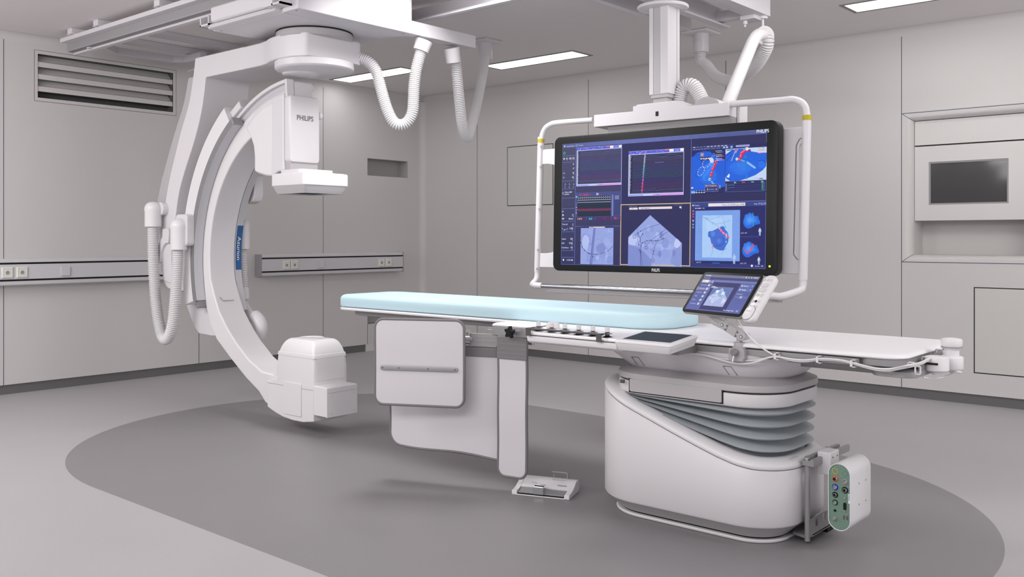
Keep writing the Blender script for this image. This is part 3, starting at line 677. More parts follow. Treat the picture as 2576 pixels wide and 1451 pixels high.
t1, t2 = [(-0.8167,-0.5095),(0.2788,-0.5183)]
mobj('lower_channel', G().box((k3[0] + .05, k3[1] - .040, -.03), (v1[0] + .02, k3[1] - .022, .03)), GREY, bevel=.003)
for px_, (u0, u1), nm in ((0, (-.855, -.66), 'frame_bracket'),):
    for z0_, z1_, zz in ((.345, .255, -1), (-.375, -.29, 1)):
        pts = [(-.853, z0_), (-.853, z1_), (-.80, z1_), (-.76, z1_ + zz * .006), (-.73, z1_ + zz * .025), (-.715, z1_ + zz * .05), (-.69, z1_ + zz * .05), (-.69, z0_)]
        mobj(nm, G().prism(pts, 'z', -.105, -.085), WHITE, bevel=.003)
# moulded side panel between monitor and right pole
sp_ = [(0.6499,0.3661),(0.7794,0.371),(0.7882,0.3137),(0.7594,0.3075),(0.7431,0.276),(0.7338,-0.2798),(0.7527,-0.3039),(0.7816,-0.3115),(0.7699,-0.3802),(0.6359,-0.3794)]
mobj('side_panel', G().prism(sp_, 'z', -.125, -.10), WHITE, bevel=.006, seg=3)
si = [(0.7919,0.3124),(0.7632,0.3062),(0.747,0.2748),(0.7376,-0.2799),(0.7565,-0.3039),(0.7853,-0.3115),(0.7872,-0.2914),(0.7686,-0.2795),(0.7635,0.2738),(0.7798,0.293)]
mobj('side_panel_edge', G().prism(si, 'z', -.16, -.098), WHITE, bevel=.004)
for (u, vv) in ((-.851, .365), (-.852, .24), (-.857, -.02), (-.862, -.27), (-.866, -.385)):
    mobj('frame_screw', G().lathe([(.007, 0), (.007, .003), (.003, .0035)], (u + .008, vv, pw + .019), 'z', 12), METAL)

# monitor
bz = rrect(-.690, .689, -.392, .4005, .040, 8)
g = G().loft([[(p[0] * s, (p[1] - .004) * s2 + .004, w) for p in bz] for s, s2, w in ((.985, .975, -.085), (.995, .99, -.078), (1, 1, -.070), (1, 1, -.006), (.998, .997, .001), (.992, .988, .0028))])
mon = mobj('monitor_housing', g, BLACK, ang=40)
mobj('monitor_rear', G().box((-.55, -.30, -.11), (.55, .31, -.08)), BLACK, bevel=.01)
tx = text('PHILIPS', .026, .004); L = max(p[0] for p in tx.v); p0, p1 = [(-0.0241,-0.3839),(0.0264,-0.3828)]
tx.v = [(p0[0] + p[0] * (p1[0] - p0[0]) / L, p0[1] + p[1] * 1.0, .0033) for p in tx.v]
mobj('brand_lettering', tx, WTEXT, mon, smooth=False)
q = (0.6521,-0.3417)
mobj('power_light', G().lathe([(.0055, 0), (.0055, .0008), (.002, .0014)], (q[0], q[1], .0028), 'z', 12), LED, mon)

# ---- screen pictures: flat emissive shapes in a shallow stack on the glass
EM = {}
def emat(c, k=1.0):
    key = (c, k)
    if key not in EM:
        m = bpy.data.materials.new('display_light'); m.use_nodes = True; nt = m.node_tree; b = nt.nodes['Principled BSDF']
        b.inputs['Base Color'].default_value = (.004, .004, .006, 1); b.inputs['Roughness'].default_value = .5; b.inputs['Specular IOR Level'].default_value = .08
        tc = nt.nodes.new('ShaderNodeTexCoord'); nz = nt.nodes.new('ShaderNodeTexNoise'); nz.inputs['Scale'].default_value = 30
        nt.links.new(tc.outputs['Object'], nz.inputs['Vector'])
        mx = nt.nodes.new('ShaderNodeMix'); mx.data_type = 'RGBA'; e = rgb(*c)
        mx.inputs[6].default_value = tuple(x * .94 for x in e[:3]) + (1,); mx.inputs[7].default_value = tuple(x * 1.06 for x in e[:3]) + (1,)
        nt.links.new(nz.outputs['Fac'], mx.inputs[0]); nt.links.new(mx.outputs[2], b.inputs['Emission Color'])
        b.inputs['Emission Strength'].default_value = k
        EM[key] = m
    return EM[key]
class Scr:
    def __init__(s, w, scale): s.g = G(); s.m = []; s.w = w; s.k = scale
    def mi(s, c):
        m = emat(c)
        if m not in s.m: s.m.append(m)
        return s.m.index(m)
    def z(s, l): return s.w + l * .00022
    def rect(s, p, q, c, l=1):
        x0, x1 = sorted((p[0], q[0])); y0, y1 = sorted((p[1], q[1])); z = s.z(l)
        s.g.add([(x0, y0, z), (x1, y0, z), (x1, y1, z), (x0, y1, z)], [(0, 1, 2, 3)], s.mi(c))
    def poly(s, pts, c, l=1): s.g.add([(p[0], p[1], s.z(l)) for p in pts], [tuple(range(len(pts)))], s.mi(c))
    def disc(s, p, r, c, l=3, ry=None, n=12): s.poly([(p[0] + r * math.cos(2 * PI * i / n), p[1] + (ry or r) * math.sin(2 * PI * i / n)) for i in range(n)], c, l)
    def blob(s, pts, c, l=2, k=5): s.poly([(v[0], v[1]) for v in catmull([(a, b, 0) for a, b in pts], k, True)], c, l)
    def line(s, pts, w, c, l=3):
        z = s.z(l); vs = []; n = len(pts)
        for i, p in enumerate(pts):
            a, b = pts[max(i - 1, 0)], pts[min(i + 1, n - 1)]
            dx, dy = b[0] - a[0], b[1] - a[1]; d = math.hypot(dx, dy) or 1
            vs += [(p[0] - dy / d * w / 2, p[1] + dx / d * w / 2, z), (p[0] + dy / d * w / 2, p[1] - dx / d * w / 2, z)]
        s.g.add(vs, [(2 * i, 2 * i + 1, 2 * i + 3, 2 * i + 2) for i in range(n - 1)], s.mi(c))
    def curve(s, pts, w, c, l=3, k=6): s.line([(v[0], v[1]) for v in catmull([(a, b, 0) for a, b in pts], k)], w, c, l)
    def frame(s, p, q, w, c, l=2):
        x0, x1 = sorted((p[0], q[0])); y0, y1 = sorted((p[1], q[1]))
        s.rect((x0, y0), (x1, y0 + w), c, l); s.rect((x0, y1 - w), (x1, y1), c, l); s.rect((x0, y0), (x0 + w, y1), c, l); s.rect((x1 - w, y0), (x1, y1), c, l)
    def text(s, t, p, h, c, l=3, align='LEFT', bold=.006):
        tx = text(t, h * s.k, bold, align); mi = s.mi(c)
        tx.v = [(p[0] + v[0] * .86, p[1] - h * s.k * .36 + v[1], s.z(l)) for v in tx.v]; tx.m = [mi] * len(tx.f); s.g.join(tx)
    def man(s, p, h, c=(205, 225, 246), l=5):
        x, y = p; k = h
        s.disc((x, y + .43 * k), .07 * k, c, l); s.poly([(x - .12 * k, y + .34 * k), (x + .12 * k, y + .34 * k), (x + .08 * k, y), (x - .08 * k, y)], c, l)
        for sg in (-1, 1):
            s.poly([(x + sg * .01 * k, y), (x + sg * .085 * k, y), (x + sg * .09 * k, y - .45 * k), (x + sg * .03 * k, y - .45 * k)][::sg], c, l)
            s.poly([(x + sg * .11 * k, y + .34 * k), (x + sg * .15 * k, y + .30 * k), (x + sg * .2 * k, y - .02 * k), (x + sg * .16 * k, y - .02 * k)][::-sg], c, l)
BG = (50, 50, 92); BGL = (76, 76, 112); LINE = (112, 126, 190); WH = (232, 236, 248); LT = (190, 196, 224)
S = Scr(.0030, 1.0)
tl, tr_, br, bl = [(-0.6279,0.3527),(0.6333,0.3575),(0.6278,-0.3527),(-0.633,-0.3574)]
X0, X1 = (tl[0] + bl[0]) / 2, (tr_[0] + br[0]) / 2; Y1, Y0 = (tl[1] + tr_[1]) / 2, (bl[1] + br[1]) / 2
S.rect((X0, Y0), (X1, Y1), BG, 0)
tb1 = ((-0.6304,0.3317)[1] + (0.6314,0.3323)[1]) / 2
xs = (-0.5342,-0.0164)[0]; xa_ = (-0.223,-0.0002)[0]; xb_ = (0.2082,-0.0101)[0]
n = 24
for i in range(n):   # header bar
    k = i / (n - 1); c = (int(84 + 22 * math.sin(PI * min(1, k * 1.2))), int(94 + 22 * math.sin(PI * min(1, k * 1.2))), int(148 + 30 * math.sin(PI * min(1, k * 1.2))))
    S.rect((X0 + (X1 - X0) * k * .999 - (X1 - X0) / n, tb1) if i else (X0, tb1), (X0 + (X1 - X0) * (i + 1) / n, Y1), c, 1)
for i in range(10):   # paler veil at the left
    k = i / 10; S.rect((X0, tb1 - (tb1 - Y0) * k), (xs, tb1 - (tb1 - Y0) * (k + .1)), (int(76 - 24 * k), int(76 - 24 * k), int(106 - 10 * k)), 1)
    S.rect((xs, tb1 - (tb1 - Y0) * k), (xa_, tb1 - (tb1 - Y0) * (k + .1)), (int(72 - 20 * k), int(72 - 20 * k), int(108 - 14 * k)), 1)
lw = .0022
for x in (xs, xa_, xb_): S.rect((x - lw / 2, Y0), (x + lw / 2, tb1), LINE, 2)
S.frame((X0, Y0), (X1, Y1), lw, (98, 112, 182), 2)
for p in [(-0.5842,0.2844),(-0.5835,0.2469),(-0.5817,0.1367),(-0.5809,0.0899),(-0.58,0.036),(-0.579,-0.026),(-0.5777,-0.1008),(-0.5767,-0.1627),(-0.5749,-0.2724),(-0.5742,-0.312)]: S.rect((X0 + .003, p[1] - .001), (xs - .005, p[1] + .001), LINE, 2)
T = lambda t, p, h, c=WH, **k: S.text(t, p, h, c, **k)
T('Applications', (-0.6021,0.3417), .013, LT); T('Presets', (-0.5164,0.3422), .013, LT)
p = (-0.6149,0.3402); S.rect((p[0] - .005, p[1] - .004), (p[0], p[1] + .001), (120, 220, 150), 3); S.rect((p[0] + .001, p[1] - .004), (p[0] + .005, p[1] + .001), (230, 120, 130), 3); S.rect((p[0] - .005, p[1] + .002), (p[0] + .005, p[1] + .006), WH, 3)
p = (-0.5303,0.3409); S.frame((p[0] - .006, p[1] - .005), (p[0] + .006, p[1] + .006), .0015, LT, 3)
p = (-0.6162,0.3014); S.curve([(p[0] + .006 * math.cos(a), p[1] + .007 * math.sin(a)) for a in [math.radians(60 - 30 * i) for i in range(11)]], .0022, (70, 214, 150)); S.line([(p[0], p[1] + .001), (p[0], p[1] + .009)], .002, (70, 214, 150))
for p in [(-0.6165,0.2683),(-0.6192,-0.0639)]: S.poly([(p[0] - .005, p[1] - .007), (p[0] + .006, p[1]), (p[0] - .005, p[1] + .007)], WH, 3)
for t, p in zip(('40', '200', '100', '0°', '0°', '20', '8.0', '15', 'Medium', '4', '1,000', '325', '0.362', '0.0'), [(-0.5896,0.2692),(-0.5627,0.2692),(-0.5417,0.269),(-0.5411,0.2331),(-0.5407,0.2088),(-0.5422,0.1837),(-0.5427,0.1576),(-0.5427,-0.0639),(-0.5429,-0.0856),(-0.5437,-0.1177),(-0.5444,-0.1423),(-0.5451,-0.2033),(-0.5447,-0.2284),(-0.5454,-0.254)]): T(t, (p[0] - .003, p[1]), .014 if t != 'Medium' else .012, align='RIGHT')
for p in [(-0.5965,0.2604),(-0.5682,0.2601),(-0.5471,0.2595),(-0.5471,0.1727),(-0.5481,0.1471),(-0.5472,-0.0743),(-0.5492,-0.1279),(-0.5516,-0.1523),(-0.5505,-0.214),(-0.5529,-0.2396),(-0.5525,-0.2652)]: S.rect((p[0] - .005, p[1] - .0016), (p[0] + .005, p[1] + .0016), (150, 156, 192), 3)
for t, p in zip(('SID', 'FD', 'EP', 'Time Left', 'K', 'Total K', 'DAP', 'Total Fluoro', 'Table in MIX', 'position'), [(-0.6236,0.183),(-0.6246,0.1578),(-0.6264,-0.0427),(-0.6257,-0.1179),(-0.6261,-0.1428),(-0.627,-0.2047),(-0.6266,-0.2296),(-0.6268,-0.2552),(-0.6103,0.0706),(-0.6104,0.0593)]): T(t, p, .0115, LT if t in ('SID', 'FD') else WH)
for i, p in enumerate([(-0.6074,0.1177),(-0.5771,0.1178),(-0.5476,0.1179)]):
    S.line([(p[0] - .005, p[1] - .006), (p[0] + .002, p[1] + .002), (p[0] - .003, p[1] + .007)], .0014, LT); S.line([(p[0] + .001, p[1] - .007), (p[0] + .006, p[1] - .001)], .0014, LT); T('0°', (p[0], p[1] - .018), .011, LT, align='CENTER')
p = (-0.6208,0.0646); S.line([(p[0] - .006, p[1]), (p[0], p[1] + .008), (p[0] + .006, p[1]), (p[0], p[1] - .008), (p[0] - .006, p[1])], .0016, WH)
p = (-0.6194,-0.0851); S.disc(p, .008, WH, 3, .004); S.disc(p, .002, BG, 4)
p, q = [(-0.6194,-0.1531),(-0.5828,-0.1376)]; S.poly([p, (q[0], p[1]), q], (96, 104, 150), 3); S.poly([p, (p[0] + (q[0] - p[0]) * .4, p[1]), (p[0] + (q[0] - p[0]) * .4, p[1] + (q[1] - p[1]) * .4)], (200, 240, 220), 4)
p = (-0.613,-0.3277); S.disc(p, .005, WH, 3, .0065); T('11:33 AM', (-0.5915,-0.3276), .0135)
T('PHILIPS', (0.575,0.3472), .0245, WH, bold=.015)

# electrogram panels (upper left and upper middle)
TC_ = [(104, 106, 144)] * 5 + [(102, 86, 134)] * 4 + [(84, 96, 150)] * 7 + [(68, 108, 138)] * 4 + [(82, 70, 148)] * 5 + [(112, 66, 126)] * 5 + [(96, 104, 160)] * 2
def egm(p, q, burst, seed):
    R_ = random.Random(seed); x0, x1, y1, y0 = p[0], q[0], p[1], q[1]; W, H = x1 - x0, y1 - y0
    S.rect((x0, y0), (x1, y1), (196, 204, 246), 2)
    S.rect((x0 + .03 * W, y0 + .055 * H), (x1 - .008 * W, y1 - .085 * H), (48, 48, 82) if burst else (64, 64, 98), 3)
    S.rect((x0, y1 - .07 * H), (x1, y1 - .005 * H), (92, 98, 214), 3)
    for i in range(46):
        xx = x0 + W * (.01 + .64 * R_.random()); yy = y1 - H * (.012 + .05 * R_.random())
        S.rect((xx, yy), (xx + W * (.01 + .025 * R_.random()), yy - .010 * H), R_.choice([(150, 160, 236), (190, 198, 248), (120, 110, 220), (146, 60, 200), (70, 80, 200)]), 4)
    S.rect((x0 + .66 * W, y1 - .03 * H), (x0 + .74 * W, y1 - .008 * H), (236, 92, 130), 5)
    S.rect((x0 + .745 * W, y1 - .062 * H), (x0 + .82 * W, y1 - .006 * H), (240, 242, 252), 5); S.rect((x0 + .935 * W, y1 - .062 * H), (x1 - .003 * W, y1 - .004 * H), (240, 242, 252), 5)
    for i in range(4): S.rect((x0 + .84 * W, y1 - (.015 + .013 * i) * H), (x0 + .92 * W, y1 - (.022 + .013 * i) * H), (150, 160, 240), 5)
    S.rect((x0 + .46 * W, y0 + .012 * H), (x1 - .01 * W, y0 + .034 * H), (244, 110, 226), 4); S.rect((x0 + .52 * W, y0 + .014 * H), (x0 + .57 * W, y0 + .032 * H), (120, 120, 226), 5)
    for i in range(16): S.rect((x0 + W * (.02 + .0165 * i), y0 + .008 * H), (x0 + W * (.031 + .0165 * i), y0 + .034 * H), (110, 118, 226), 4)
    n = 32
    for i in range(n):
        yy = y1 - H * (.115 + .775 * i / (n - 1)); c = TC_[i]; pts = []; m = 70
        for j in range(m + 1):
            u = .075 + .92 * j / m; a = 0
            if burst:
                if abs(u - .30 + .0022 * (i - 3)) < .03: continue
                if abs(u - .5) < .03: a = .006 * math.sin((u - .47) / .06 * 2 * PI)
                if .33 < u < .36: a += .008 * math.sin((u - .33) / .03 * PI) * (-1) ** i
                if i == 1 and u > .5: a += .02 * math.sin(u * 18)
                if i == 18 and u > .78: a += .008 * math.sin(u * 60)
                if i == 30 and .44 < u < .56: a += .02 * math.sin((u - .44) / .12 * 2 * PI)
            else:
                if i in (7, 9): a = .007 * math.sin(u * 40) * (u > .3)
                if i == 0 and (abs(u - .28) < .02 or abs(u - .69) < .02): a = -.02
                if R_.random() < .04: a += R_.uniform(-.006, .006)
            pts.append((x0 + W * u, yy + H * a))
        S.line(pts, .0013, c, 4)
        S.rect((x0 + .012 * W, yy - .008 * H), (x0 + .058 * W, yy + .008 * H), (44, 44, 76), 4); S.rect((x0 + .016 * W, yy - .004 * H), (x0 + (.035 + .018 * R_.random()) * W, yy + .004 * H), (226, 230, 250), 5)
    if burst:
        for i in range(n * 3):
            k = i / (n * 3); yy = y1 - H * (.09 + .84 * k); ux = .307 - .05 * k
            c = [(188, 192, 220), (140, 200, 214), (96, 190, 190), (150, 130, 220), (220, 80, 170), (230, 70, 150)][min(5, int(k * 6))]
            pts = [(x0 + W * (ux + R_.uniform(-.016, .016)), yy + H * R_.uniform(-.035, .035)) for _ in range(4)]
            S.line(pts, .0010, c, 5)
            if i % 9 == 0: S.disc((x0 + W * (ux - .012), yy), .0018, (220, 230, 130), 6, n=6)
        for i in range(58): S.rect((x0 + W * (.06 + .016 * i), y0 + .062 * H), (x0 + W * (.063 + .016 * i), y0 + .08 * H), (124, 128, 170), 4)
        S.rect((x0 + .49 * W, y1 - .29 * H), (x0 + .66 * W, y1 - .265 * H), (82, 86, 140), 5)
egm((-0.5287,0.3275), (-0.2232,0.1022), False, 3)
egm((-0.1786,0.2865), (0.1657,0.0344), True, 5)

# vital-signs panel
p, q = (-0.5314,0.0662), (-0.2242,-0.0962)
S.rect(p, q, (74, 80, 136), 2)
def P_(a, b): return (p[0] + (q[0] - p[0]) * a, p[1] + (q[1] - p[1]) * b)
S.text('ABP', P_(.07, .085), .014, (190, 70, 110), 4); S.text('120/82', P_(.15, .085), .017, (226, 60, 100), 4); S.text('(100)', P_(.27, .085), .012, (176, 60, 100), 4)
S.text('80', P_(.46, .075), .018, WH, 4); S.text('bpm', P_(.52, .08), .010, (170, 60, 100), 4)
S.rect(P_(.04, .15), P_(.785, .865), (40, 46, 66), 3)
for i in range(14): S.rect(P_(.04, .40 + .033 * i), P_(.785, .403 + .033 * i), (54, 84, 98), 4)
for j, b in enumerate((.20, .28, .36)):
    pts = []
    for i in range(161):
        u = i / 160; ph = (u * 16) % 1; a = (-.045 if .45 < ph < .52 else .03 if .52 <= ph < .58 else 0) * (1.2 if j < 2 else .5)
        pts.append(P_(.042 + .74 * u, b + a))
    S.line(pts, .0016, (196, 204, 232), 5)
    S.line([P_(.042, b + .012), P_(.783, b + .012)], .001, (120, 128, 168), 4)
S.line([P_(.042 + .741 * i / 160, .63 - .04 * math.sin(i / 160 * 16.5 * 2 * PI) - .012 * math.sin(i / 160 * 33 * 2 * PI)) for i in range(161)], .0018, (206, 66, 132), 5)
for i in range(7): S.rect(P_(.79 + .006 * i, .12), P_(.796 + .006 * i, .86), (86 + 8 * i, 92 + 9 * i, 150 + 9 * i), 3)
S.rect(P_(.85, .14), P_(.99, .86), (64, 70, 124), 3)
for i in range(4): S.rect(P_(.865, .16 + .035 * i), P_(.96, .172 + .035 * i), (184, 190, 222), 4)
for i, (a, c) in enumerate(((.40, (200, 90, 110)), (.52, WH), (.62, (210, 190, 160)), (.72, WH))): S.rect(P_(.008, a), P_(.022, a + .03), c, 4)
S.disc(P_(.017, .155), .006, (90, 210, 220), 4)
S.rect(P_(0, .88), P_(1, 1), (58, 62, 112), 3)
for a, b in ((.46, .64), (.66, .80), (.02, .23)): S.rect(P_(a, .905), P_(b, .985), (96, 44, 92), 4)
S.text('110/70', P_(.04, .945), .014, (216, 208, 140), 5); S.text('36.8', P_(.30, .945), .016, (84, 226, 232), 5); S.text('98', P_(.85, .94), .019, (240, 60, 120), 5); S.text('% 24', P_(.91, .94), .012, (200, 60, 110), 5)
for a in (.24, .44, .65, .80): S.rect(P_(a, .89), P_(a + .006, 1), (100, 108, 170), 5)
a, b = (-0.5295,-0.1315), (-0.2263,-0.131); S.rect((a[0], a[1] - .001), (b[0], a[1] + .001), LINE, 2)

# x-ray pictures
def xray(poly, seed, inside):
    R_ = random.Random(seed); xs_ = [c[0] for c in poly]; ys_ = [c[1] for c in poly]; a, b, c, d = min(xs_), max(xs_), min(ys_), max(ys_)
    S.poly(poly, (150, 164, 222), 2)
    for i in range(46):
        u, v = R_.random(), R_.random(); x, y = a + (b - a) * u, c + (d - c) * v; rx = (b - a) * R_.uniform(.03, .10); ry = (d - c) * R_.uniform(.04, .14)
        if all(inside((x + sx * rx, y + sy * ry)) for sx in (-1, 1) for sy in (-1, 1)):
            t = R_.uniform(-14, 18); S.disc((x, y), rx, (int(152 + t), int(166 + t), int(224 + t * .7)), 3 + i % 2, ry, 16)
p, q = (-0.4932,-0.1412), (-0.2714,-0.3499)
xray([p, (q[0], p[1]), q, (p[0], q[1])], 4, lambda t: p[0] < t[0] < q[0] and q[1] < t[1] < p[1])
P2 = lambda a, b: (p[0] + (q[0] - p[0]) * a, p[1] + (q[1] - p[1]) * b)
S.blob([P2(.06, .30), P2(.16, .18), P2(.26, .28), P2(.22, .55), P2(.08, .55)], (178, 190, 236), 5)
S.poly([P2(.40, 0), P2(.46, 0), P2(.37, 1), P2(.29, 1)], (104, 114, 178), 5); S.poly([P2(.43, 0), P2(.445, 0), P2(.35, 1), P2(.325, 1)], (132, 142, 204), 6)
S.blob([P2(.5, .5), P2(.66, .42), P2(.78, .55), P2(.7, .68), P2(.52, .66)], (130, 142, 204), 5)
S.curve([P2(.012, .4), P2(.05, .52), P2(.13, .62), P2(.26, .70), P2(.46, .725), P2(.66, .70), P2(.85, .62), P2(.995, .49)], .0022, (66, 72, 120), 7)
S.curve([P2(.02, .35), P2(.05, .22), P2(.14, .18), P2(.26, .25), P2(.32, .36)], .0016, (96, 106, 170), 7); S.curve([P2(.42, .36), P2(.56, .31), P2(.70, .42), P2(.98, .80)], .0012, (112, 122, 186), 7)
for a, b in ((.012, .4), (.05, .52), (.13, .62), (.25, .70), (.29, .71), (.39, .79), (.5, .725)): S.disc(P2(a, b), .0032, (40, 44, 84), 8, n=8)
a, b = (-0.4905,-0.1357), (-0.2746,-0.1372); S.rect((a[0], a[1] - .003), (b[0], a[1] + .004), (44, 48, 104), 3)
a, b = (-0.4355,-0.1391), (-0.329,-0.1341); S.rect((a[0], a[1] - .001), (b[0], b[1]), (224, 212, 214), 4); S.rect((a[0] + .006, (a[1] + b[1]) / 2 - .001), (a[0] + .03, (a[1] + b[1]) / 2 + .0015), (90, 92, 140), 5)
# live x-ray panel with cream border
c1_, c2_ = (-0.226,-0.0096), (0.2098,-0.3502)
S.frame(c1_, c2_, .0046, (214, 186, 140), 3)
S.text('Live X-ray', (-0.171,-0.021), .014, (120, 124, 164), 4)
for p, q, s_ in (((-0.1696,-0.0295), (-0.1158,-0.0408), .004), ((-0.1094,-0.0272), (0.0975,-0.0399), 0)):
    S.rect(p, q, (228, 218, 222), 3)
S.text('Live', (-0.1567,-0.0349), .010, (80, 84, 150), 4); S.text('PERFORMANCE', (-0.0957,-0.0347), .010, (80, 84, 150), 4)
p = (0.1482,-0.0334); S.rect((p[0] - .006, p[1] - .003), (p[0] + .006, p[1] + .005), WH, 4); S.poly([(p[0] + .002, p[1] - .003), (p[0] + .006, p[1] - .003), (p[0] + .006, p[1] - .010)], WH, 4)
for p in [(0.1146,-0.0198),(0.1278,-0.0196),(0.1409,-0.0195),(0.154,-0.0193)]: S.frame((p[0] - .004, p[1] - .004), (p[0] + .004, p[1] + .004), .001, (104, 110, 160), 4)
pent = [(-0.1744,-0.3564),(-0.1742,-0.1936),(-0.0365,-0.0725),(0.159,-0.226),(0.1582,-0.3512)]
bx0, bx1 = pent[0][0], pent[4][0]; yb_ = (pent[0][1] + pent[4][1]) / 2; pent[0] = (pent[1][0], yb_); pent[4] = (pent[3][0], yb_)
def inp(t):
    for i in range(5):
        a, b = pent[i], pent[(i + 1) % 5]
        if (b[0] - a[0]) * (t[1] - a[1]) - (b[1] - a[1]) * (t[0] - a[0]) > 0: return False
    return True
xray(pent, 9, inp)
F = lambda a, b: (pent[1][0] + (pent[3][0] - pent[1][0]) * a, yb_ + (pent[2][1] - yb_) * b)
S.poly([F(.003, 0), F(.45, 0), F(.45, .12), F(.30, .29), F(.16, .38), F(.003, .42)], (128, 142, 206), 5)
S.blob([F(.88, .02), F(.80, .1), F(.86, .3), F(.96, .39), F(.985, .3), F(.985, .03)], (136, 150, 210), 5)
S.blob([F(.02, .56), F(.14, .62), F(.3, .40), F(.2, .40), F(.02, .43)], (186, 196, 240), 4); S.blob([F(.86, .40), F(.90, .54), F(.98, .45), F(.93, .36)], (190, 200, 242), 5)
for a, b in ((.6, .24), (.86, .26), (.62, .60)): S.blob([F(a - .03, b), F(a, b + .07), F(a + .035, b), F(a, b - .07)], (124, 136, 200), 6)
DK = (84, 90, 146)
for pts, w in (([(.59, .822), (.45, .78), (.33, .735), (.24, .686), (.19, .652), (.12, .60)], .0022), ([(.70, .72), (.56, .60), (.43, .505), (.33, .38)], .002), ([(.75, .675), (.62, .59), (.55, .50), (.49, .30), (.465, .16)], .002), ([(.69, .545), (.55, .50), (.37, .50), (.27, .45)], .0026), ([(.27, .47), (.24, .30), (.245, .01)], .0034), ([(.185, .64), (.22, .56), (.235, .50), (.25, .28), (.28, .01)], .0026), ([(.28, .63), (.24, .56), (.225, .47)], .0034), ([(.18, .75), (.18, .6), (.2, .42), (.24, .26)], .0015)):
    S.curve([F(*t) for t in pts], w, DK, 7)
for a, b in ((.19, .65), (.24, .685), (.27, .455), (.44, .505), (.49, .30), (.28, .635), (.33, .45), (.48, .24), (.52, .495), (.36, .495), (.56, .50), (.66, .54), (.21, .42), (.22, .31), (.235, .27)): S.disc(F(a, b), .0032, (48, 52, 96), 8, n=8)
for a, b in ((.12, .58), (.35, .36), (.475, .115)):
    for r_ in (.006, .009, .012): S.curve([(F(a, b)[0] + r_ * math.cos(k_ * .7), F(a, b)[1] + r_ * .9 * math.sin(k_ * .7)) for k_ in range(10)], .0012, (90, 96, 150), 8, 3)

# mapping views (upper right)
p, q = (0.2114,0.2949), (0.6313,0.0288)
p = (p[0], (0.4262,0.2882)[1]); q = (q[0], (0.429,0.0347)[1])
W_, H_ = q[0] - p[0], q[1] - p[1]; Q = lambda a, b: (p[0] + W_ * a, p[1] + H_ * b)
S.rect(Q(0, 0), Q(1, 1), (44, 46, 96), 3); S.rect(Q(0, -.01), Q(.58, .085), (56, 62, 116), 4)
for i in range(10): S.rect(Q(.02 + .048 * i, .005), Q(.052 + .048 * i, .018), (214, 218, 240) if i in (0, 4, 5, 6, 7, 8, 9) else (120, 124, 168), 5)
for i in range(5): S.rect(Q(.02 + .038 * i, .05), Q(.048 + .038 * i, .063), (130, 138, 190), 5)
for a in (.2, .27, .34): S.rect(Q(a, .035), Q(a + .055, .068), (86, 90, 140), 5)
for a in (.43, .47, .53): S.rect(Q(a, .03), Q(a + .028, .07), (150, 180, 236), 5)
S.rect(Q(.60, .02), Q(.78, .062), (150, 160, 220), 5); S.rect(Q(.63, .03), Q(.76, .036), (210, 120, 140), 6)
# left heart
S.poly([Q(0, .22), Q(.08, .125), Q(.17, .10), Q(.26, .12), Q(.31, .22), Q(.46, .30), Q(.462, .86), Q(.24, .93), Q(.0, .92)], (38, 96, 216), 5)
for k in range(9):
    S.blob([Q(.04 + .03 * k, .55 - .03 * k), Q(.16 + .02 * k, .42), Q(.34 - .01 * k, .52), Q(.36 - .02 * k, .72), Q(.16, .78 - .02 * k)], (40 + 3 * k, 100 + 5 * k, 220 + 3 * k), 6 + k % 3)
S.curve([Q(.02, .2), Q(.12, .16), Q(.18, .12)], .003, (26, 70, 170), 9); S.curve([Q(.10, .25), Q(.13, .28), Q(.14, .34)], .003, (26, 66, 160), 9); S.curve([Q(.12, .44), Q(.07, .55), Q(.07, .63), (Q(.14, .66))], .002, (24, 60, 150), 9)
for (a, b, rx, ry, c) in ((.21, .355, .052, .095, (232, 160, 150)), (.135, .52, .042, .095, (214, 196, 220))):
    pts = [Q(a + rx * math.cos(t * PI / 12) + .02 * math.sin(t * PI / 12), b - ry * math.sin(t * PI / 12)) for t in range(25)]
    for i in range(0, 24, 2): S.line(pts[i:i + 2], .003, c if i % 4 else (240, 240, 246), 10)
def sphere(c, r):
    S.disc(c, r, (206, 40, 84), 11); S.disc((c[0] - r * .25, c[1] + r * .3), r * .5, (250, 110, 140), 12)
for a, b in ((.338, .34), (.325, .40), (.31, .45), (.295, .49), (.285, .57), (.275, .62)): sphere(Q(a, b), .0085)
S.disc(Q(.257, .70), .008, (190, 216, 210), 11); S.disc(Q(.262, .705), .004, (60, 130, 110), 12)
S.line([Q(.277, .74), Q(.32, .82)], .009, (120, 170, 230), 9); S.disc(Q(.32, .82), .007, (40, 150, 210), 10); S.disc(Q(.33, .61), .006, (30, 130, 210), 10); S.line([Q(.35, .25), Q(.352, .38)], .006, (60, 140, 190), 10); S.disc(Q(.305, .94), .006, (30, 130, 190), 10)
S.rect(Q(.12, .13), Q(.175, .22), (120, 110, 150), 10); S.rect(Q(.13, .145), Q(.165, .2), (180, 160, 180), 11); S.rect(Q(.12, .225), Q(.26, .30), (64, 66, 116), 10)
for i in range(4): S.rect(Q(.125 + .035 * i, .25), Q(.15 + .035 * i, .27), WH, 11)
S.text('23', Q(.29, .18), .018, (80, 170, 240), 11); S.rect(Q(.275, .205), Q(.33, .235), (70, 120, 210), 11)
S.blob([Q(.24, .26), Q(.29, .25), Q(.31, .32), Q(.28, .36)], (210, 216, 236), 11)
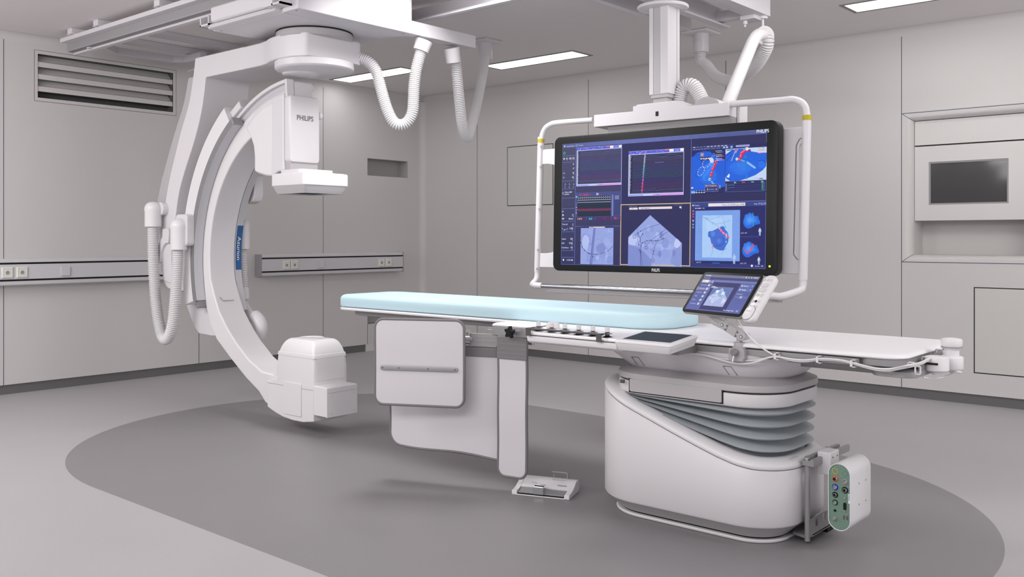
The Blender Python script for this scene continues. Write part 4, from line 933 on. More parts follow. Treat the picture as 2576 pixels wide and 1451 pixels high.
for a, b in ((.34, .14), (.34, .22), (.34, .30)):
    for i in range(8): S.rect(Q(a + .013 * i, b), Q(a + .013 * (i + 1), b + .014), [(230, 60, 90), (220, 120, 70), (150, 190, 90), (70, 190, 140), (60, 170, 200), (60, 120, 220), (70, 90, 220), (90, 80, 210)][i] if b == .14 else (235 - 2 * i, 220 - 18 * i, 228 - 12 * i), 11)
    S.rect(Q(a - .01, b - .03), Q(a + .08, b - .018), (170, 176, 214), 11)
S.frame(Q(.19, .80), Q(.375, .955), .0015, (130, 140, 196), 12); S.rect(Q(.19, .80), Q(.375, .955), (60, 64, 116), 11); S.text('Mesh Transparency', Q(.20, .83), .0095, WH, 12); S.rect(Q(.2, .855), Q(.37, .86), (180, 90, 120), 12); S.rect(Q(.24, .905), Q(.32, .912), (170, 176, 214), 12); S.rect(Q(.225, .89), Q(.232, .925), WH, 12); S.rect(Q(.34, .9), Q(.355, .915), WH, 12)
S.rect(Q(0, .925), Q(.055, .985), (90, 150, 236), 11); S.text('Acquire', Q(.006, .955), .0115, (220, 232, 250), 12)
for i in range(4): S.rect(Q(.068 + .034 * i, .96), Q(.09 + .034 * i, .975), WH, 11); S.rect(Q(.072 + .034 * i, .925), Q(.084 + .034 * i, .938), LT, 11)
S.man(Q(.395, .86), .022); S.rect(Q(0, .85), Q(.03, .88), (206, 214, 240), 11)
# right heart
S.rect(Q(.465, .09), Q(1, .75), (196, 212, 240), 5)
S.poly([Q(.465, .20), Q(.53, .135), Q(.60, .10), Q(.66, .095), Q(.75, .11), Q(.80, .165), Q(.90, .20), Q(1, .21), Q(1, .34), Q(.995, .48), Q(.95, .56), Q(.86, .65), Q(.77, .70), Q(.66, .75), Q(.60, .75), Q(.54, .76), Q(.48, .70), Q(.465, .66)], (38, 100, 220), 6)
for k in range(7): S.blob([Q(.50 + .02 * k, .50 - .02 * k), Q(.60, .35 + .01 * k), Q(.80 - .02 * k, .38), Q(.85 - .02 * k, .50), Q(.68, .66 - .02 * k)], (42 + 4 * k, 104 + 5 * k, 224 + 2 * k), 7 + k % 3)
S.blob([Q(.90, .38), Q(.96, .37), Q(.99, .44), Q(.95, .52), Q(.90, .48)], (46, 112, 230), 10); S.curve([Q(.89, .37), Q(.95, .36), Q(.985, .41)], .003, (24, 66, 170), 11)
S.curve([Q(.48, .22), Q(.53, .17), Q(.56, .12)], .004, (26, 72, 176), 10); S.curve([Q(.48, .36), Q(.50, .28), Q(.56, .20)], .003, (26, 70, 170), 10)
S.curve([Q(.545, .34), Q(.57, .24), Q(.60, .12)], .003, (220, 190, 210), 10); S.curve([Q(.60, .18), Q(.62, .12), Q(.63, .09)], .005, (226, 150, 130), 10)
for a, b in ((.745, .135), (.715, .15), (.70, .175), (.68, .19), (.675, .235), (.67, .27)): sphere(Q(a, b), .0095)
S.disc(Q(.78, .15), .008, (120, 60, 150), 10); sphere(Q(.65, .32), .009); S.disc(Q(.618, .305), .008, (190, 220, 216), 11); S.disc(Q(.665, .322), .004, (40, 150, 100), 12)
S.line([Q(.67, .33), Q(.72, .36)], .008, (110, 160, 232), 10); S.line([Q(.745, .375), Q(.86, .51)], .011, (120, 172, 238), 10); S.line([Q(.745, .378), Q(.86, .513)], .003, (180, 206, 246), 11)
for a, b in ((.73, .27), (.735, .375), (.735, .48)): S.disc(Q(a, b), .008, (26, 130, 214), 11)
S.line([Q(.745, .63), Q(.75, .72)], .009, (30, 130, 210), 11); S.disc(Q(.73, .115), .010, (60, 170, 220), 11); S.disc(Q(.75, .11), .009, (226, 232, 240), 12)
S.blob([Q(.485, .66), Q(.50, .63), Q(.515, .60), Q(.525, .63), Q(.515, .68)], (226, 234, 246), 11)
for a, b in ((.89, .10), (.89, .145), (.89, .20)):
    for i in range(6): S.rect(Q(a + .014 * i, b), Q(a + .014 * (i + 1), b + .013), [(230, 110, 120), (200, 190, 110), (110, 210, 150), (90, 190, 220), (90, 140, 230), (90, 110, 230)][i] if b == .10 else (236, 150 - 8 * i, 172 - 8 * i), 11)
S.rect(Q(.48, .105), Q(.575, .122), (60, 70, 120), 11); S.rect(Q(.91, .715), Q(.955, .733), (90, 100, 160), 11)
S.line([Q(.84, .70), Q(.98, .75)], .002, (150, 164, 206), 8)
# graph strip
S.frame(Q(.465, .755), Q(1, .975), .0016, (110, 116, 172), 6)
for i, b in enumerate((.80, .845, .885, .93)): S.rect(Q(.49, b), Q(.955, b + .006), (70, 74, 126), 6)
for t_, a, c in (('29s', .58, WH), ('18.0s', .68, (226, 90, 120)), ('194s', .80, (110, 220, 170)), ('19s', .93, WH)): S.text(t_, Q(a, .785), .011, c, 7)
for i in range(6): S.rect(Q(.94, .795 + .028 * i), Q(.965, .807 + .028 * i), (80, 190, 140), 7); S.rect(Q(.97, .80 + .028 * i), Q(.985, .808 + .028 * i), (90, 130, 220), 7); S.rect(Q(.475, .81 + .025 * i), Q(.487, .82 + .025 * i), LT, 7)
S.line([Q(.50, .90), Q(.53, .885), Q(.59, .885)], .0018, (90, 130, 220), 7); S.line([Q(.50, .83), Q(.59, .832)], .0018, (84, 150, 150), 7)

# navigation panel (lower right)
yy = ((0.2082,-0.0092)[1] + (0.6307,-0.0088)[1]) / 2
S.rect((xb_, yy - .0012), (X1, yy + .0012), LINE, 3)
p = ((0.215,-0.1805)[0], yy - .002); q = ((0.6282,-0.1812)[0], Y0 + .004)
W2, H2 = q[0] - p[0], q[1] - p[1]; Q2 = lambda a, b: (p[0] + W2 * a, p[1] + H2 * b)
S.rect(p, q, (44, 46, 104), 3); S.rect(Q2(0, 0), Q2(1, .07), (60, 70, 136), 4); S.rect(Q2(0, .05), Q2(.045, 1), (54, 62, 126), 4); S.rect(Q2(0, .945), Q2(1, 1), (52, 58, 120), 4)
S.rect(Q2(.235, .015), Q2(.735, .063), (232, 222, 226), 5); S.text('Patient ID 8000', Q2(.42, .04), .013, (120, 124, 190), 6); S.text('16-Jan-1930', Q2(.585, .04), .013, (96, 96, 140), 6); S.poly([Q2(.715, .024), Q2(.728, .052), Q2(.702, .052)], (206, 176, 90), 6)
S.text('Patients', Q2(.04, .04), .011, LT, 6); S.text('Help', Q2(.85, .037), .011, LT, 6); S.text('PHILIPS', Q2(.905, .037), .016, (150, 160, 216), 6, bold=.015); S.rect(Q2(.012, .03), Q2(.028, .05), WH, 6)
for i in range(5): S.rect(Q2(.05 + .028 * i, .08), Q2(.07 + .028 * i, .095), [(190, 196, 224), (190, 196, 224), WH, (210, 80, 120), (120, 190, 240)][i], 6)
for i, b in enumerate((.12, .165, .205, .27, .33, .375)): S.rect(Q2(.014, b), Q2(.034, b + .02), [(226, 120, 150), (220, 90, 140), (210, 60, 120), (220, 190, 230), (110, 200, 170), (150, 160, 210)][i], 6)
S.rect(Q2(.055, .125), Q2(.668, .905), (122, 158, 228), 5)
for i in range(36): S.rect(Q2(.055, .125 + .0217 * i), Q2(.668, .1265 + .0217 * i), (112, 146, 216) if i % 2 else (134, 168, 234), 6)
S.rect(Q2(.155, .20), Q2(.565, .855), (168, 202, 244), 7)
for k in range(5): S.blob([Q2(.2 + .05 * k, .3), Q2(.3 + .04 * k, .25), Q2(.38, .4), Q2(.25, .5)], (176, 208, 246), 8)
for pts in ([(.16, .225), (.28, .26), (.42, .205)], [(.19, .24), (.34, .335), (.55, .28)], [(.16, .215), (.27, .29), (.36, .36), (.40, .40)], [(.43, .21), (.46, .32), (.47, .38)], [(.30, .35), (.295, .31)], [(.31, .73), (.29, .80), (.26, .855)], [(.43, .80), (.45, .75), (.5, .7)]): S.curve([Q2(*t) for t in pts], .0014, (118, 146, 202), 9)
S.blob([Q2(.30, .44), Q2(.42, .375), Q2(.455, .38), Q2(.47, .42), Q2(.51, .48), Q2(.515, .60), Q2(.48, .68), Q2(.45, .74), Q2(.38, .735), Q2(.315, .69), Q2(.28, .62), Q2(.265, .55), Q2(.24, .53), Q2(.24, .46), Q2(.265, .445)], (72, 110, 206), 10)
for k in range(6): S.blob([Q2(.33 + .01 * k, .60), Q2(.37, .545 + .01 * k), Q2(.43 - .008 * k, .56), Q2(.44 - .01 * k, .61), Q2(.38, .665 - .012 * k)], (66 + 10 * k, 104 + 8 * k, 200 + 6 * k), 11 + k % 2)
S.blob([Q2(.28, .46), Q2(.32, .45), Q2(.335, .49), Q2(.31, .53), Q2(.28, .51)], (92, 132, 222), 11); S.curve([Q2(.34, .66), Q2(.40, .675), Q2(.45, .63), Q2(.455, .56), Q2(.42, .535)], .003, (46, 78, 170), 13)
for i in range(12):
    t = i / 11; S.disc(Q2(.395 + .125 * t - .015 * math.sin(PI * t) + .0, .405 + .115 * t * (1 + .2 * t)), .0052, (240, 96, 140) if i % 3 else (250, 170, 190), 13, n=8)
for a, b in ((.49, .49), (.485, .545), (.485, .61), (.475, .39)): S.disc(Q2(a, b), .005, (90, 200, 230), 13, n=8)
S.line([Q2(.30, .64), Q2(.306, .72)], .005, (226, 130, 130), 13)
S.man(Q2(.595, .875), .054); S.rect(Q2(.30, .93), Q2(.40, .945), (60, 100, 180), 6)
S.text('LAO 30°', Q2(.07, .93), .010, LT, 6); S.text('LAO 140°', Q2(.68, .475), .010, LT, 6); S.text('LAO 170°', Q2(.675, .935), .010, LT, 6)
S.rect(Q2(.675, .52), Q2(.93, .545), (54, 60, 118), 6)
for (ox, oy, rot) in ((.81, .30, 0), (.80, .735, 1)):
    base = [(-.10, .0), (-.085, -.06), (-.075, -.10), (-.045, -.11), (-.02, -.13), (.02, -.115), (.055, -.075), (.09, -.08), (.105, -.03), (.12, .0), (.115, .04), (.06, .055), (.0, .10), (-.05, .105), (-.09, .06)]
    S.blob([Q2(ox + a, oy + b) for a, b in base], (44, 106, 218), 6)
    for k in range(5): S.blob([Q2(ox + a * (.8 - .14 * k) - .01, oy + b * (.8 - .14 * k) - .015) for a, b in base], (52 + 9 * k, 118 + 9 * k, 226 + 4 * k), 7 + k)
    S.man(Q2(ox + .12, oy + .16), .042)
    if rot:
        for i in range(9): S.disc(Q2(ox - .075 + .0 * i + .015 * i, oy - .03 + .075 * math.sin(i * .5)), .0038, (236, 70, 120), 13, n=8)
        for i in range(6): S.disc(Q2(ox + .045 - .006 * i, oy - .09 + .02 * i), .0038, (236, 70, 120), 13, n=8)
    else: S.line([Q2(ox + .03, oy - .13), Q2(ox + .035, oy + .08)], .003, (50, 170, 200), 13)
S.text('service', Q2(.87, .972), .010, LT, 6); S.rect(Q2(.95, .965), Q2(.975, .978), LT, 6); S.disc(Q2(.83, .97), .006, WH, 6)
mobj('screen', S.g, S.m, mon, smooth=False)

# hoses of the boom
h = (-3.5525,6.3139,2.745)
fx, fy = h[0], h[1]
def bobj_hose(pts, r): return obj('hose', hose(pts, r), [HOSE, HOSEG], bo, ang=80)
cl = (-2.64, 5.50, 2.50)   # clamp ring under the carriage end
b1_ = bobj_hose([(fx, fy, 2.62), (fx, fy, 2.55)] + [(-3.4876,6.2888,2.4999),(-3.3427,6.1573,2.388),(-3.1278,5.9625,2.3044),(-2.9412,5.7932,2.2919),(-2.7734,5.641,2.3205),(-2.6647,5.5424,2.3775),(-2.6218,5.5035,2.4289),(-2.636,5.5164,2.4732),(-2.6841,5.56,2.5024)], .042)
obj('ceiling_flange', G().join(rplate(fx - .11, fx + .11, fy - .11, fy + .11, .004, ZC - .020, ZC - .001)), WHITE2, b1_)
obj('flange_socket', G().lathe([(.055, -.16), (.060, -.15), (.060, -.018)], (fx, fy, ZC), 'z', 28), WHITE2, b1_)
b2_ = bobj_hose([(-2.5784,5.3464,2.452),(-2.5581,5.2402,2.4267),(-2.5385,5.1373,2.3714),(-2.5149,5.0134,2.267),(-2.4937,4.902,2.1701),(-2.4704,4.7795,2.0611),(-2.4507,4.6763,1.967),(-2.4412,4.6261,1.9125),(-2.4371,4.6048,1.8664)], .037)
rg = (-2.6541,5.5035,2.4737)
g = G().tube([(rg[0] - .025, rg[1] + .02, rg[2]), (rg[0] + .025, rg[1] - .02, rg[2])], .062, 28)
obj('hose_clamp', g, WHITE2, bo, ang=40)
obj('clamp_hanger', G().lathe([(.008, -.03), (.008, .05), (.03, .05), (.03, .07)], (rg[0], rg[1], rg[2] + .06), 'z', 14), WHITE2, bo)
b3_ = bobj_hose([(-2.7233,4.5974,1.9397),(-2.716,4.5982,1.9953),(-2.6968,4.6004,2.0407),(-2.6657,4.6038,2.0558),(-2.6348,4.6072,2.044),(-2.6089,4.6101,2.0083),(-2.5877,4.6125,1.9643)], .041)

# ---------------------------------------------------------------- patient table
ta = thing('patient_table', 'white floating-top patient table on a slanted pedestal with grey bellows', 'patient table', (-1.99, 3.6, 0))
PL = [.20, .26, .26, .20]
def bring(e, zf, n=12, x0=-2.455, x1=-1.530, y0=3.31, y1=3.89, rad=PL):
    pts = rrect(x0 + e, x1 - e, y0 + e, y1 - e, [max(r - e, .01) for r in rad], n)
    # extra points on the long sides so the slanted top can curve
    out = []
    for i, (a, b) in enumerate(zip(pts, pts[1:] + pts[:1])):
        out.append(a)
        if i % (n + 1) == n: out += [(a[0] + (b[0] - a[0]) * j / 14, a[1] + (b[1] - a[1]) * j / 14) for j in range(1, 14)]
    return [(p[0], p[1], zf(p[0]) if callable(zf) else zf) for p in out]
ZT = [(-2.46, .545), (-2.38, .530), (-2.30, .505), (-2.20, .470), (-2.10, .434), (-2.00, .398), (-1.90, .364), (-1.80, .332), (-1.72, .312), (-1.65, .300), (-1.58, .296), (-1.52, .295)]
def zt_(x):
    if x <= ZT[0][0]: return ZT[0][1]
    for (a, za), (b, zb_) in zip(ZT, ZT[1:]):
        if x <= b: t = (x - a) / (b - a); return za + (zb_ - za) * t
    return ZT[-1][1]
obj('floor_plate', G().loft([bring(.062, 0), bring(.055, .003), bring(.052, .010), bring(.056, .014)]), BRIGHT, ta)
obj('plinth_shadow', G().loft([bring(.075, .012), bring(.075, .026)], caps=False), GAP, ta)
obj('base_chamfer', G().loft([bring(.066, .022), bring(.062, .025), bring(.006, .076)], caps=False), GREY, ta)
obj('base_body', G().loft([bring(.006, .075), bring(0, .084), bring(0, lambda x: zt_(x) - .004), bring(.004, lambda x: zt_(x))], caps=False), WHITE, ta, ang=60)
obj('base_gap', G().loft([bring(.006, lambda x: zt_(x) - .003), bring(.006, lambda x: zt_(x) + .004)], caps=False), GAP, ta)
obj('base_rim', G().loft([bring(.004, lambda x: zt_(x) + .002), bring(.0, lambda x: zt_(x) + .006), bring(.0, lambda x: zt_(x) + .016), bring(.006, lambda x: zt_(x) + .026), bring(.018, lambda x: zt_(x) + .034), bring(.040, lambda x: zt_(x) + .040), bring(.058, lambda x: zt_(x) + .041), bring(.066, lambda x: zt_(x) + .036), bring(.068, lambda x: zt_(x) - .04), bring(.068, lambda x: .20)], caps=False), BRIGHT, ta, ang=60)
obj('base_well', G().loft([bring(.069, lambda x: zt_(x) - .02), bring(.12, lambda x: zt_(x) - .06), bring(.2, lambda x: zt_(x) - .06)]), GAP, ta)
tx = text('PHILIPS', .020, .006)
tx.v = [(-1.545 + p[1] * .9 - .0 * p[0], 3.43 + p[0] * 1.1, zt_(-1.55) + .0415) for p in tx.v]
tx.v = [(v[0] - .012, v[1] + .02, v[2]) for v in tx.v]
obj('brand_lettering', tx, GREY, ta, smooth=False)
# bellows fanning from the left end
def bel(t, e):
    def zf(x):
        k = min(1, max(0, (x + 2.30) / .72)); lo = zt_(x) + .012 - .02 * k; hi = .535
        lo = min(lo, hi - .002)
        return lo + (hi - lo) * t
    return bring(e + .014 * (1 - t), zf, x0=-2.375, x1=-1.548, y0=3.328, y1=3.872, rad=[.2, .22, .22, .2])
rings = []; NB = 5
for i in range(NB):
    for (dt, e) in ((0.0, .078), (.10, .060), (.32, .022), (.44, .008), (.50, .006), (.56, .010), (.78, .045), (.94, .074)):
        rings.append(bel((i + dt) / NB, e))
rings.append(bel(1.0, .078))
obj('bellows', G().loft(rings, caps=False), BELLOW, ta, ang=75)
# collar
CRAD = [.19, .22, .22, .19]
def cr(e, z): return bring(e, z, x0=-2.373, x1=-1.552, y0=3.325, y1=3.875, rad=CRAD)
obj('collar_band', G().loft([cr(.030, .530), cr(.012, .534), cr(.004, .542), cr(.004, .586), cr(.012, .588)], caps=True), BRIGHT, ta, ang=50)
obj('collar_gap', G().loft([cr(.010, .586), cr(.010, .594)], caps=False), GAP, ta)
obj('collar', G().loft([cr(.006, .593), cr(0, .597), cr(0, .617), cr(.002, .621), cr(.060, .6435), cr(.10, .644)]), GREY, ta, ang=40)
sk = [(-2.212, .5975), (-2.212, .549), (-2.205, .545), (-1.785, .545), (-1.778, .549), (-1.778, .5975)]
obj('collar_skirt', G().prism(sk, 'y', 3.3225, 3.334), GREY, ta, bevel=.002)
sg = [(-2.217, .600), (-2.217, .541), (-1.773, .541), (-1.773, .600), (-1.778, .600), (-1.778, .545), (-2.212, .545), (-2.212, .600)]
obj('skirt_gap', G().prism(sg, 'y', 3.3265, 3.330), GAP, ta, smooth=False)
obj('skirt_notch', G().box((-2.262, 3.3265, .575), (-2.243, 3.335, .590)), DARKM, ta, smooth=False)
# upper housing, flared like a boat
def hr(x0, x1, y0, y1, z, r): return bring(0, z, x0=x0, x1=x1, y0=y0, y1=y1, rad=[r] * 4)
obj('upper_housing', G().loft([hr(-2.325, -1.60, 3.392, 3.81, .636, .17), hr(-2.345, -1.575, 3.376, 3.83, .654, .18), hr(-2.385, -1.545, 3.360, 3.845, .684, .18), hr(-2.425, -1.525, 3.352, 3.85, .712, .17), hr(-2.462, -1.515, 3.351, 3.85, .742, .16)]), WHITE2, ta, ang=50)
g = G()
for (xa2, xb2) in ((-2.225, -2.185), (-1.79, -1.75)):
    path = [(xa2, 3.358, .687), (xb2 - .004, 3.358, .687), (xb2 + .014, 3.377, .651)]
    path2 = [(xa2, 3.358, .687), (xa2 + .018, 3.377, .651)]
    g.tube(path, .0011, 6); g.tube(path2, .0011, 6)
obj('housing_seam', g, DARKM, ta)
obj('underframe', G().prism(rrect(-2.50, -1.13, 3.43, 3.93, .06), 'z', .716, .765), MIDGREY, ta, bevel=.004)
obj('underframe_keel', G().loft([[(p[0], p[1], z) for p in rrect(-2.3, -1.15 + e, 3.50 - e, 3.86 + e, .05)] for z, e in ((.690, -.03), (.716, .01))]), MIDGREY, ta, ang=40)
# tabletop: narrow head end and wide foot end
obj('tabletop', G().join(rplate(-4.442, -2.95, 3.505, 3.99, .10, .770, .785, .006)), BRIGHT, ta)
obj('tabletop_core', G().prism(rrect(-4.36, -2.95, 3.56, 3.93, .08), 'z', .738, .772), MIDGREY, ta, bevel=.012, seg=3)
ring = lambda e, z: [(p[0], p[1], z) for p in rrect(-3.032 + e, -1.085 - e, 3.338 + e, 4.005 - e, [.07, .05, .035, .07], 7)]
obj('foot_pad', G().loft([ring(.016, .768), ring(.004, .770), ring(0, .774), ring(0, .777), ring(.004, .782), ring(.012, .7855), ring(.024, .787)]), PADW, ta, ang=60)
obj('pad_tray', G().prism(rrect(-3.01, -1.10, 3.372, 3.985, .06), 'z', .748, .770), SILVERD, ta, bevel=.004)
def railbar(x0, x1): return G().box((x0, 3.350, .7385), (x1, 3.364, .7635))
obj('end_frame', G().prism(rrect(-1.25, -1.094, 3.350, 3.99, .05), 'z', .742, .7695), MIDGREY, ta, bevel=.003)
obj('accessory_rail', railbar(-1.96, -1.245), METAL, ta, bevel=.0015)
obj('accessory_rail', railbar(-3.055, -2.60), METAL, ta, bevel=.0015)
g = G()
for x in (-1.93, -1.60, -1.27, -2.98, -2.64): g.box((x - .012, 3.362, .730), (x + .012, 3.40, .760))
obj('rail_standoff', g, SILVERD, ta, smooth=False)
obj('end_rail', G().loft([[(p[0], p[1], z) for p in rrect(-1.22, -1.062, 3.375, 3.97, [.05] * 4, 6)] for z in (.704, .724)]), METAL, ta, bevel=.002)
obj('end_rail', G().box((-1.078, 3.47, .722), (-1.064, 3.87, .754)), SILVERD, ta, bevel=.0015)

# mattress
m0, m1, m2, m3 = -4.418, -2.182, 3.522, 3.972
ring = lambda e, z: [(p[0], p[1], z) for p in rrect(m0 + e, m1 - e, m2 + e, m3 - e, [max(r_ - e * .6, .02) for r_ in (.16, .10, .035, .16)], 9)]
ma = obj('mattress', G().loft([ring(.016, .787), ring(.005, .790), ring(0, .798), ring(0, .838), ring(.004, .848), ring(.012, .856), ring(.026, .861), ring(.06, .8635), ring(.12, .8645)]), BLUEM, ang=70)
tag(ma, 'pale blue foam mattress lying on the patient table', 'mattress')

# ---------------------------------------------------------------- lead shield on the table rail
sh = thing('lead_shield', 'white vinyl radiation shield panels with grey edging, hung from the table rail', 'radiation shield', (-2.93, 3.33, .74))
def vinyl(name, M, w, h, r, wave, seed, parent, sag=0.0, thick=.007, mat_=SHIELD):
    """hanging sheet in a local frame: x along, y down; gently waved"""
    R_ = random.Random(seed); ph = R_.random() * 6
    nx, ny = 26, 36; top = G(); outl = rrect(0, w, 0, h, r, 8)
    def inside_x(y):   # extents of the rounded outline at depth y
        rr_ = [r[i] for i in range(4)] if isinstance(r, list) else [r] * 4
        def cut(rad, dy): return rad - math.sqrt(max(0, rad * rad - (rad - dy) ** 2)) if dy < rad else 0
        return max(cut(rr_[2], y), cut(rr_[1], h - y)), w - max(cut(rr_[3], y), cut(rr_[0], h - y))
    off = lambda x, y: wave * (.6 * math.sin(y * 19 + ph) + .5 * math.sin(y * 8 + x * 5 + ph * 2)) * min(1, y / .12)
    ys = [0, .004 * h, .012 * h] + [h * (.03 + .94 * i / ny) for i in range(ny + 1)] + [.988 * h, .996 * h, h]
    rings = []
    for y in ys:
        a, b = inside_x(y); a += .0005; b -= .0005
        row = [(a + (b - a) * i / nx, y) for i in range(nx + 1)]
        rings.append([(x, -yy, off(x, yy) + thick / 2) for x, yy in row] + [(x, -yy, off(x, yy) - thick / 2) for x, yy in row[::-1]])
    g = G().loft(rings)
    e = G(); path = [(x, -y, off(x, y)) for x, y in [(p[0], p[1]) for p in outl]]
    dense = []
    for a, b in zip(path, path[1:] + path[:1]):
        L = math.dist(a, b); k = max(1, int(L / .015))
        for i in range(k):
            t = i / k; x = a[0] + (b[0] - a[0]) * t; y = a[1] + (b[1] - a[1]) * t; dense.append((x, y, off(x, -y)))
    e.tube(dense, .0070, 8, caps=False, cyc=True)
    if sag:
        for q in (g, e): q.v = [(p[0], p[1] * (1 + sag * (2 * p[0] / w - 1) + .012 * math.sin(p[0] * 12)), p[2]) for p in q.v]
    o = obj(name, g.xf(M), mat_, parent, ang=60)
    obj('edging', e.xf(M), SHGREY, o, ang=80)
    return o
def hang(x, y, z, yaw):  # local x along yaw, local y up, local z towards the viewer side
    a = math.radians(yaw); return frame_matrix((x, y, z), (math.cos(a), math.sin(a), 0), (0, 0, 1), (math.sin(a), -math.cos(a), 0))
# upper swing panel
A0, A1 = [(-3.459,2.9846,0.8135),(-3.0629,3.1948,0.7956)]
yaw1 = math.degrees(math.atan2(A1[1] - A0[1], A1[0] - A0[0])); w1 = math.hypot(A1[0] - A0[0], A1[1] - A0[1]); h1_ = .412
zt1 = (A0[2] + A1[2]) / 2
M1 = hang(A0[0], A0[1], zt1, yaw1)
p1 = vinyl('swing_panel', M1, w1, h1_, .042, .0022, 1, sh)
st = rplate(.030, w1 - .030, -.245, -.2235, .008, .008, .0115, .001)
bs = obj('batten', st.xf(M1), METAL, p1, ang=40)
g = G()
for x in (.042, .125, .272, w1 - .042): g.lathe([(.0036, 0), (.0036, .0004)], (x, -.2335, .0117), 'z', 12)
obj('batten_screw', g.xf(M1), DARKM, p1)
# lower panel below the hinge
B1 = (-2.9717,3.3266,0.6594); B0 = (-3.5088,3.1266,0.6601)
yaw2 = math.degrees(math.atan2(B1[1] - B0[1], B1[0] - B0[0])); w2 = math.hypot(B1[0] - B0[0], B1[1] - B0[1]) + .05
M2 = hang(B0[0], B0[1], (B0[2] + B1[2]) / 2 + .004, yaw2)
p2 = vinyl('lower_panel', M2, w2, .510, [.03, .06, .004, .004], .005, 5, sh, sag=.035)
obj('panel_header', G().box((.0, -.040, -.006), (w2 - .05, .0, .007)).xf(M2), SHGREY, p2, bevel=.002)
obj('header_rod', G().tube([(.02, .012, 0), (w2 - .05, .012, 0)], .006, 12).xf(M2), METAL, p2)
# narrow strip in front
C0, C1 = [(-2.9393,3.3017,0.7295),(-2.7864,3.3281,0.7287)]
yaw3 = math.degrees(math.atan2(C1[1] - C0[1], C1[0] - C0[0])); w3 = math.hypot(C1[0] - C0[0], C1[1] - C0[1])
M3 = hang(C0[0], C0[1], (C0[2] + C1[2]) / 2, yaw3)
p3 = vinyl('narrow_panel', M3, w3, .657, [.040, .040, .004, .004], .003, 8, sh)
obj('strip_header', G().box((-.004, -.104, .001), (w3 + .004, .001, .0085)).xf(M3), SHGREY, p3, bevel=.002)
g = G()
for y in (-.03, -.052, -.074, -.094): g.box((-.002, y - .0006, .0084), (w3 + .002, y + .0006, .0092))
obj('header_stitch', g.xf(M3), MIDGREY, p3, smooth=False)
# bracket: clamp bar, star knob, folding arm
k0, k1_, k2_, k3_ = [(-2.9869,3.315,0.7747),(-2.7538,3.315,0.7818),(-2.7538,3.315,0.7339),(-2.9869,3.315,0.7308)]
cb = obj('clamp_bar', G().box((k0[0], 3.312, (k2_[2] + k3_[2]) / 2), (k1_[0], 3.350, (k0[2] + k1_[2]) / 2)), METAL, sh, bevel=.002)
t0 = (-3.0315,3.33,0.7593)
obj('clamp_tab', G().box((t0[0], 3.32, t0[2] - .036), (k0[0] + .01, 3.335, t0[2] - .001)), METAL, sh, bevel=.004)
kn = (-2.842,3.262,0.7579)
pts = []
for i in range(60):
    a = 2 * PI * i / 60; r_ = .0235 + .0058 * math.cos(5 * (a - PI / 2 + .12)); pts.append((kn[0] + r_ * math.cos(a), kn[2] + r_ * math.sin(a)))
sk_ = obj('star_knob', G().prism(pts, 'y', kn[1], kn[1] + .018), BLACK, sh, bevel=.003, seg=3)
obj('knob_disc', G().lathe([(.013, -.001), (.013, .002)], kn, 'y', 24), BLACK, sk_)
obj('knob_stem', G().tube([(kn[0], kn[1] + .018, kn[2]), (kn[0], 3.32, kn[2])], .014, 20), CHROME, sk_)
a0, a1_ = [(-3.0944,3.2734,0.7392),(-2.9688,3.3291,0.7347)]
ya_ = math.degrees(math.atan2(a1_[1] - a0[1], a1_[0] - a0[0])); wa = math.hypot(a1_[0] - a0[0], a1_[1] - a0[1]); MA = hang(a0[0], a0[1], (a0[2] + a1_[2]) / 2, ya_)
ar = obj('fold_arm', G().box((0, -.064, -.008), (wa + .06, 0, .004)).xf(MA), METAL, sh, bevel=.002)
g = G()
for y in (-.021, -.042): g.box((.002, y - .0006, .0035), (wa + .05, y + .0006, .0046))
obj('arm_groove', g.xf(MA), SILVERD, ar, smooth=False)
obj('arm_hinge', G().tube([(-.035, -.028, -.002), (.012, -.028, -.002)], .013, 16).xf(MA), CHROME, sh)
obj('arm_cap', G().box((-.003, -.058, -.010), (.0, .0, .005)).xf(MA), SILVERD, sh, smooth=False)
q = (-2.7838,3.3569,0.706)
obj('side_catch', G().box((q[0] - .012, q[1] - .008, q[2] - .010), (q[0] + .012, q[1] + .012, q[2] + .010)), CHROME, sh, bevel=.002)

# ---------------------------------------------------------------- joystick tray
tr2 = thing('joystick_box', 'white rail-mounted control box with a row of six grey-footed white joysticks', 'control box', (-2.37, 3.22, .74))
jx0, jx1 = -2.612, -2.140
sec = [(3.345, .747), (3.16, .735), (3.138, .738), (3.124, .747), (3.120, .760), (3.121, .7715), (3.345, .7715)]
obj('lower_shell', G().prism(sec, 'x', jx0, jx1), BRIGHT, tr2, bevel=.003, ang=60)
obj('shell_gap', G().box((jx0 + .004, 3.126, .771), (jx1 - .004, 3.345, .7745)), GAP, tr2, smooth=False)
sec = [(3.345, .7745), (3.122, .7745), (3.122, .780), (3.128, .786), (3.15, .789), (3.345, .7895)]
obj('upper_shell', G().prism(sec, 'x', jx0, jx1), BRIGHT, tr2, bevel=.002, ang=60)
jp = [(-2.5872,3.1708,0.789),(-2.5115,3.1681,0.789),(-2.4368,3.1663,0.789),(-2.3607,3.163,0.789),(-2.2862,3.1621,0.789),(-2.2122,3.1605,0.789)]
